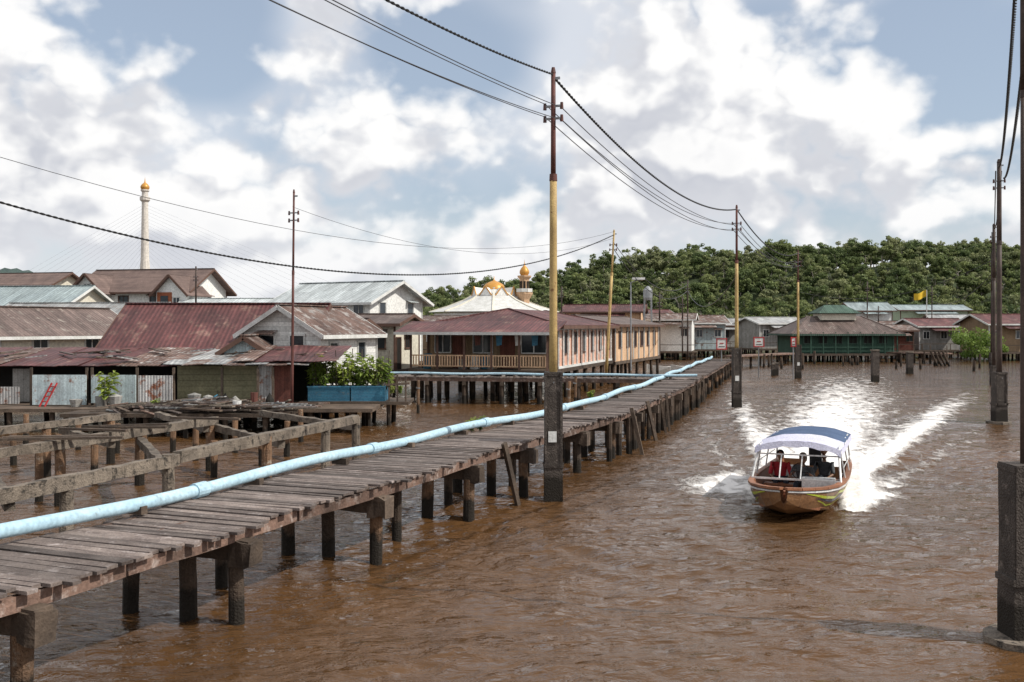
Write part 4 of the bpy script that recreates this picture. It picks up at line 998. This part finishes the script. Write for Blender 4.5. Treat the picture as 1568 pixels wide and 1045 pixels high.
for (yy,bb,gz,k) in ST:
    b2=max(.02,bb-.07); fz=max(.06,k+.12)
    vs+=[(-b2,min(yy,3.5),gz),(-b2*.85,min(yy,3.5),fz),(b2*.85,min(yy,3.5),fz),(b2,min(yy,3.5),gz)]
g.p('inner_lining',INNER).add(vs,[(k*4+i,k*4+i+1,(k+1)*4+i+1,(k+1)*4+i) for k in range(len(ST)-1) for i in range(3)])
for sg in(-1,1):
    for a_,c_ in zip(ST,ST[1:]):
        g.p('gunwale',INNER).beam((sg*(a_[1]-.03),a_[0],a_[2]+.02),(sg*(c_[1]-.03),c_[0],c_[2]+.02),.12,.05)
        g.p('rub_rail',BWHITE).beam((sg*(a_[1]+.012),a_[0],a_[2]-.04),(sg*(c_[1]+.012),c_[0],c_[2]-.04),.03,.03)
    def hp(y,f,o=.012):
        for a_,c_ in zip(ST,ST[1:]):
            if a_[0]<=y<=c_[0]:
                t=(y-a_[0])/(c_[0]-a_[0]); bb=a_[1]+(c_[1]-a_[1])*t; gz=a_[2]+(c_[2]-a_[2])*t; k=a_[3]+(c_[3]-a_[3])*t
                h=gz-k; P=[(bb,gz),(bb*.97,gz-h*.22),(bb*.90,gz-h*.45),(bb*.74,k+h*.22)]
                q=f*3; i=min(2,int(q)); u=q-i
                return (sg*(P[i][0]+(P[i+1][0]-P[i][0])*u+o),y,P[i][1]+(P[i+1][1]-P[i][1])*u)
    def strip(mat,seq,o=.012):
        for (y0,f0,g0),(y1,f1,g1) in zip(seq,seq[1:]):
            n=6
            for j in range(n):
                t0=j/n;t1=(j+1)/n; ya=y0+(y1-y0)*t0;yb=y0+(y1-y0)*t1
                g.p('hull_graphics',mat).add([hp(ya,f0+(f1-f0)*t0,o),hp(yb,f0+(f1-f0)*t1,o),hp(yb,g0+(g1-g0)*t1,o),hp(ya,g0+(g1-g0)*t0,o)],[(0,1,2,3)])
    strip(LIME,[(3.3,.22,.28),(2.7,.36,.50),(2.0,.46,.58),(1.6,.24,.36),(.6,.38,.52),(-.6,.3,.36),(-2.4,.35,.38)])
    strip(NAVY,[(3.4,.02,.18),(2.6,.04,.2),(1.6,.04,.16),(-3.0,.05,.14)],.014)
    strip(NAVY,[(3.0,.5,.54),(2.2,.62,.72),(1.4,.48,.62),(.4,.58,.68),(-2.8,.5,.56)],.016)
    strip(LIME,[(2.9,.62,.65),(2.3,.80,.86),(1.2,.72,.76),(.4,.80,.83)],.014)
g.p('foredeck',INNER).slab([(-.4,2.95,.48),(.4,2.95,.48),(.24,3.4,.52),(-.24,3.4,.52)],.04)
for yy in(1.6,.1,-1.1,-2.2): g.p('thwarts',INNER).box((0,yy,.25),(1.66,.34,.05)); g.p('thwarts',INNER).box((0,yy,.14),(1.5,.05,.16))
for yy in np.arange(-3,3,.5): g.p('ribs',WOODH).beam((-.78,yy,.09),(.78,yy,.09),.05,.03)
g.p('dashboard',BWHITE).box((-.45,.95,.44),(.7,.22,.24))
CG=bpy.data.materials.new('clear_windscreen'); CG.use_nodes=True; b=CG.node_tree.nodes['Principled BSDF']; b.inputs['Transmission Weight'].default_value=1; b.inputs['Roughness'].default_value=.02; b.inputs['IOR'].default_value=1.05; b.inputs['Base Color'].default_value=(.85,.9,.92,1)
ct=1.24
for sg in(-1,1):
    for (ya,yb,xa,r_) in((1.35,.75,.95,.024),(.35,.5,.98,.018),(-1.2,-1.1,.98,.018),(-2.9,-2.7,.92,.02)): g.p('canopy_frame',BWHITE).cyl((sg*xa,ya,.46),(sg*.86,yb,ct-.03),r_,n=8)
    g.p('canopy_frame',BWHITE).cyl((sg*.86,.8,ct-.04),(sg*.86,-2.8,ct),.02,n=8)
    g.p('side_rail',BWHITE).cyl((sg*.97,.9,.78),(sg*.95,-2.8,.78),.012,n=6)
g.p('windscreen_frame',BWHITE).beam((-.95,1.36,.52),(.95,1.36,.52),.04,.04); g.p('windscreen_frame',BWHITE).beam((-.86,.92,1.02),(.86,.92,1.02),.03,.03)
g.p('windscreen_frame',BWHITE).beam((-.1,1.36,.52),(-.1,.92,1.02),.025,.025); g.p('windscreen_frame',BWHITE).beam((.35,1.36,.52),(.35,.92,1.02),.025,.025)
g.p('windscreen',CG).add([(-.93,1.35,.54),(-.1,1.35,.54),(-.1,.93,1.01),(-.86,.93,1.01)],[(0,1,2,3)])
def canopy(part,mat,y0,y1,z0,z1,n=14,m=14,arch=.17,w=.93):
    vs=[]
    for j in range(m+1):
        y=y0+(y1-y0)*j/m; zc=z0+(z1-z0)*j/m-.025*abs(math.sin(j/m*math.pi*3))
        for i in range(n+1):
            u=-1+2*i/n; vs.append((u*w,y,zc+arch*(1-abs(u)**2.4)+U(-.006,.006)))
    fs=[(j*(n+1)+i,j*(n+1)+i+1,(j+1)*(n+1)+i+1,(j+1)*(n+1)+i) for j in range(m) for i in range(n)]
    g.p(part,mat,True).add(vs,fs)
canopy('canopy',CANB,-3.0,-.2,ct,ct); canopy('canopy_front',CANW,-.2,.95,ct-.002,ct-.08)
for sg in(-1,1): g.p('valance',CANW).add([(sg*.935,-3,ct+.01),(sg*.935,.95,ct-.06),(sg*.95,.95,ct-.2),(sg*.95,-3,ct-.14)],[(0,1,2,3)])
vs=[]
for i in range(13):
    u=-1+2*i/12; z=ct-.08+.17*(1-abs(u)**2.4); vs+=[(u*.93,.955,z),(u*.93,1.0,z-.13-.02*math.cos(i*2))]
g.p('valance',CANW).add(vs,[(2*i,2*i+1,2*i+3,2*i+2) for i in range(12)])
g.p('outboard_motor',BLACKP).box((0,-3.75,.62),(.32,.42,.4)); g.p('outboard_motor',BLACKP).box((0,-3.72,.88),(.26,.34,.14)); g.p('outboard_motor',BLACKP).box((0,-3.7,.1),(.12,.2,.8)); g.p('outboard_motor',BLACKP).box((0,-3.8,-.28),(.3,.5,.03))
vs=[];k=16
for i in range(k):
    a_=2*math.pi*i/k
    for (r_,o) in((.17,0),(.19,.015),(.17,.03)): vs.append((-.04+math.cos(a_)*r_,.72+o+math.sin(a_)*r_*-.35,.64+math.sin(a_)*r_))
g.p('steering_wheel',BLACKP).add(vs,[(3*i+j,3*((i+1)%k)+j,3*((i+1)%k)+(j+1)%3,3*i+(j+1)%3) for i in range(k) for j in range(3)])
g.p('steering_wheel',BLACKP).beam((-.22,.72,.64),(.14,.72,.64),.03,.03); g.p('steering_column',BLACKP).cyl((-.04,.74,.64),(-.04,.95,.46),.03,n=8)
g.p('cool_box',BWHITE).box((.4,-1.7,.35),(.5,.35,.3))
rz=math.atan2(-fdir.x,fdir.y)
center=bow-fdir*3.6*1.06
boat=g.build((center.x,center.y,.04),rz,deg(1.6),1.06)
SKIN=pm('skin',(.30,.17,.11),(.26,.14,.09),bump=0,rnd=.05,rough=.5); HAIR=pm('black_hair',(.012,.01,.01),bump=0,rough=.5,rnd=.1)
SHD=pm('dark_grey_shirt',(.09,.095,.10),(.07,.075,.08),bump=.1,rnd=.1); SHR=pm('red_shirt',(.45,.03,.04),(.35,.02,.03),bump=.1,rnd=.1); TRS=pm('dark_trousers',(.03,.035,.05),bump=.1,rnd=.1); CAP=pm('khaki_cap',(.25,.23,.18),bump=.05,rnd=.1)
def skin(name,V,E,Rr,mat,par,root=0,sub=2):
    me=bpy.data.meshes.new(name); me.from_pydata(V,E,[]); o=bpy.data.objects.new(name,me); scene.collection.objects.link(o); o.parent=par
    md=o.modifiers.new('skin','SKIN')
    if not me.skin_vertices:
        bm_=bmesh.new(); bm_.from_mesh(me); bm_.verts.layers.skin.verify(); bm_.to_mesh(me); bm_.free()
    for i,sv in enumerate(me.skin_vertices[0].data):
        rr_=Rr[i]; sv.radius=rr_ if isinstance(rr_,tuple) else (rr_,rr_); sv.use_root=(i==root)
    md.use_smooth_shade=True; s2=o.modifiers.new('sub','SUBSURF'); s2.levels=sub; s2.render_levels=sub
    me.materials.append(mat); return o
def person(name,x,y,zs,shirt,hands,cap=None,turn=0,kx=.12):
    par=bpy.data.objects.new(name,None); scene.collection.objects.link(par); par.parent=boat; par.location=(x,y,zs); par.rotation_euler=(0,0,turn)
    V=[(0,0,.09),(0,-.02,.25),(0,-.01,.40),(0,0,.50)]; E=[(0,1),(1,2),(2,3)]; Rr=[(.15,.11),(.14,.10),(.165,.105),(.07,.065)]
    for sg in(-1,1):
        b=len(V); hx,hy,hz=hands[0 if sg<0 else 1]
        sh=(sg*.18,0,.45); el=(sg*.24,(hy)*.42,.24+ (hz-.24)*.3); wr_=(hx-(hx-el[0])*.18,hy-(hy-el[1])*.18,hz-(hz-el[2])*.18)
        V+=[sh,el]; E+=[(2,b),(b,b+1)]; Rr+=[.062,.05]
        hv=[el,wr_,(hx,hy,hz)]; he=[(0,1),(1,2)]; hr=[.038,.026,(.032,.018)]
        fd=Vector((hx,hy,hz))-Vector(wr_); fd.normalize(); side=fd.cross(Vector((0,0,1))).normalized()
        for q,(o,ln) in enumerate(((-.027,.06),(-.009,.075),(.009,.07),(.027,.055))):
            p=Vector((hx,hy,hz))+side*o+fd*.03; p2=p+fd*ln*.55; p3=p2+fd*ln*.2-Vector((0,0,ln*.45)); k=len(hv)
            hv+=[tuple(p),tuple(p2),tuple(p3)]; he+=[(2,k),(k,k+1),(k+1,k+2)]; hr+=[.010,.009,.008]
        p=Vector((hx,hy,hz))-side*sg*.035-fd*.02; k=len(hv); hv+=[tuple(p),tuple(p+fd*.04-side*sg*.012-Vector((0,0,.015)))]; he+=[(2,k),(k,k+1)]; hr+=[.012,.009]
        skin('forearm_and_hand',hv,he,hr,SKIN,par,0,1)
    skin('shirt',V,E,Rr,shirt,par)
    V=[(0,0,.07)];E=[];Rr=[(.15,.11)]
    for sg in(-1,1):
        b=len(V); V+=[(sg*.09,.04,.07),(sg*kx,.42,.10),(sg*kx,.46,-.12)]; E+=[(0,b),(b,b+1),(b+1,b+2)]; Rr+=[.09,.065,.055]
    skin('trousers',V,E,Rr,TRS,par)
    skin('neck',[(0,0,.46),(0,.01,.58)],[(0,1)],[.055,.05],SKIN,par,0,1)
    bm_=bmesh.new(); bmesh.ops.create_uvsphere(bm_,u_segments=20,v_segments=14,radius=1)
    for v in bm_.verts:
        x_,y_,z_=v.co; t=1-.22*max(0,-z_)**1.2
        v.co=Vector((x_*.075*t,y_*.095*(1-.12*max(0,-z_)) ,z_*.115))
        if y_>.6 and abs(x_)<.22 and -.25<z_<.1: v.co.y+=.018
        if y_>.5 and .1<z_<.32 and .15<abs(x_)<.55: v.co.y-=.008
        if y_>.6 and -.62<z_<-.4 and abs(x_)<.35: v.co.y+=.006
        if abs(x_)>.93 and abs(z_)<.3: v.co.x*=1.14
    me=bpy.data.meshes.new('head'); bm_.to_mesh(me); bm_.free(); me.materials.append(SKIN); me.polygons.foreach_set('use_smooth',[True]*len(me.polygons))
    h=bpy.data.objects.new('head',me); scene.collection.objects.link(h); h.parent=par; h.location=(0,.02,.66)
    fc=MB()
    for sx in(-1,1): fc.box((sx*.03,.108,.675),(.022,.008,.010)); fc.box((sx*.03,.108,.695),(.03,.008,.006))
    fc.box((0,.106,.605),(.04,.008,.008)); fc.obj('eyes_and_mouth',HAIR,par)
    hb=MB(); hb.lathe((0,.0,.665),[(.083,-.03),(.09,.02),(.088,.06),(.07,.10),(.035,.125),(0,.13)],16)
    hb.obj('hair',HAIR if cap is None else cap,par,True)
    if cap is not None:
        cb=MB(); cb.slab([(-.07,.07,.715),(.07,.07,.715),(.055,.17,.70),(-.055,.17,.70)],.008); cb.obj('cap_brim',cap,par)
person('boat_driver',-.04,.14,.22,SHD,[(-.14,.46,.40),(.14,.46,.40)],cap=CAP)
person('boat_passenger',.52,-.30,.22,SHR,[(-.14,.36,.14),(.14,.36,.14)],turn=.15)
person('boat_passenger',-.35,-1.9,.22,SHD,[(-.14,.36,.14),(.14,.36,.14)],turn=-.1)
print('objects',len(bpy.data.objects))
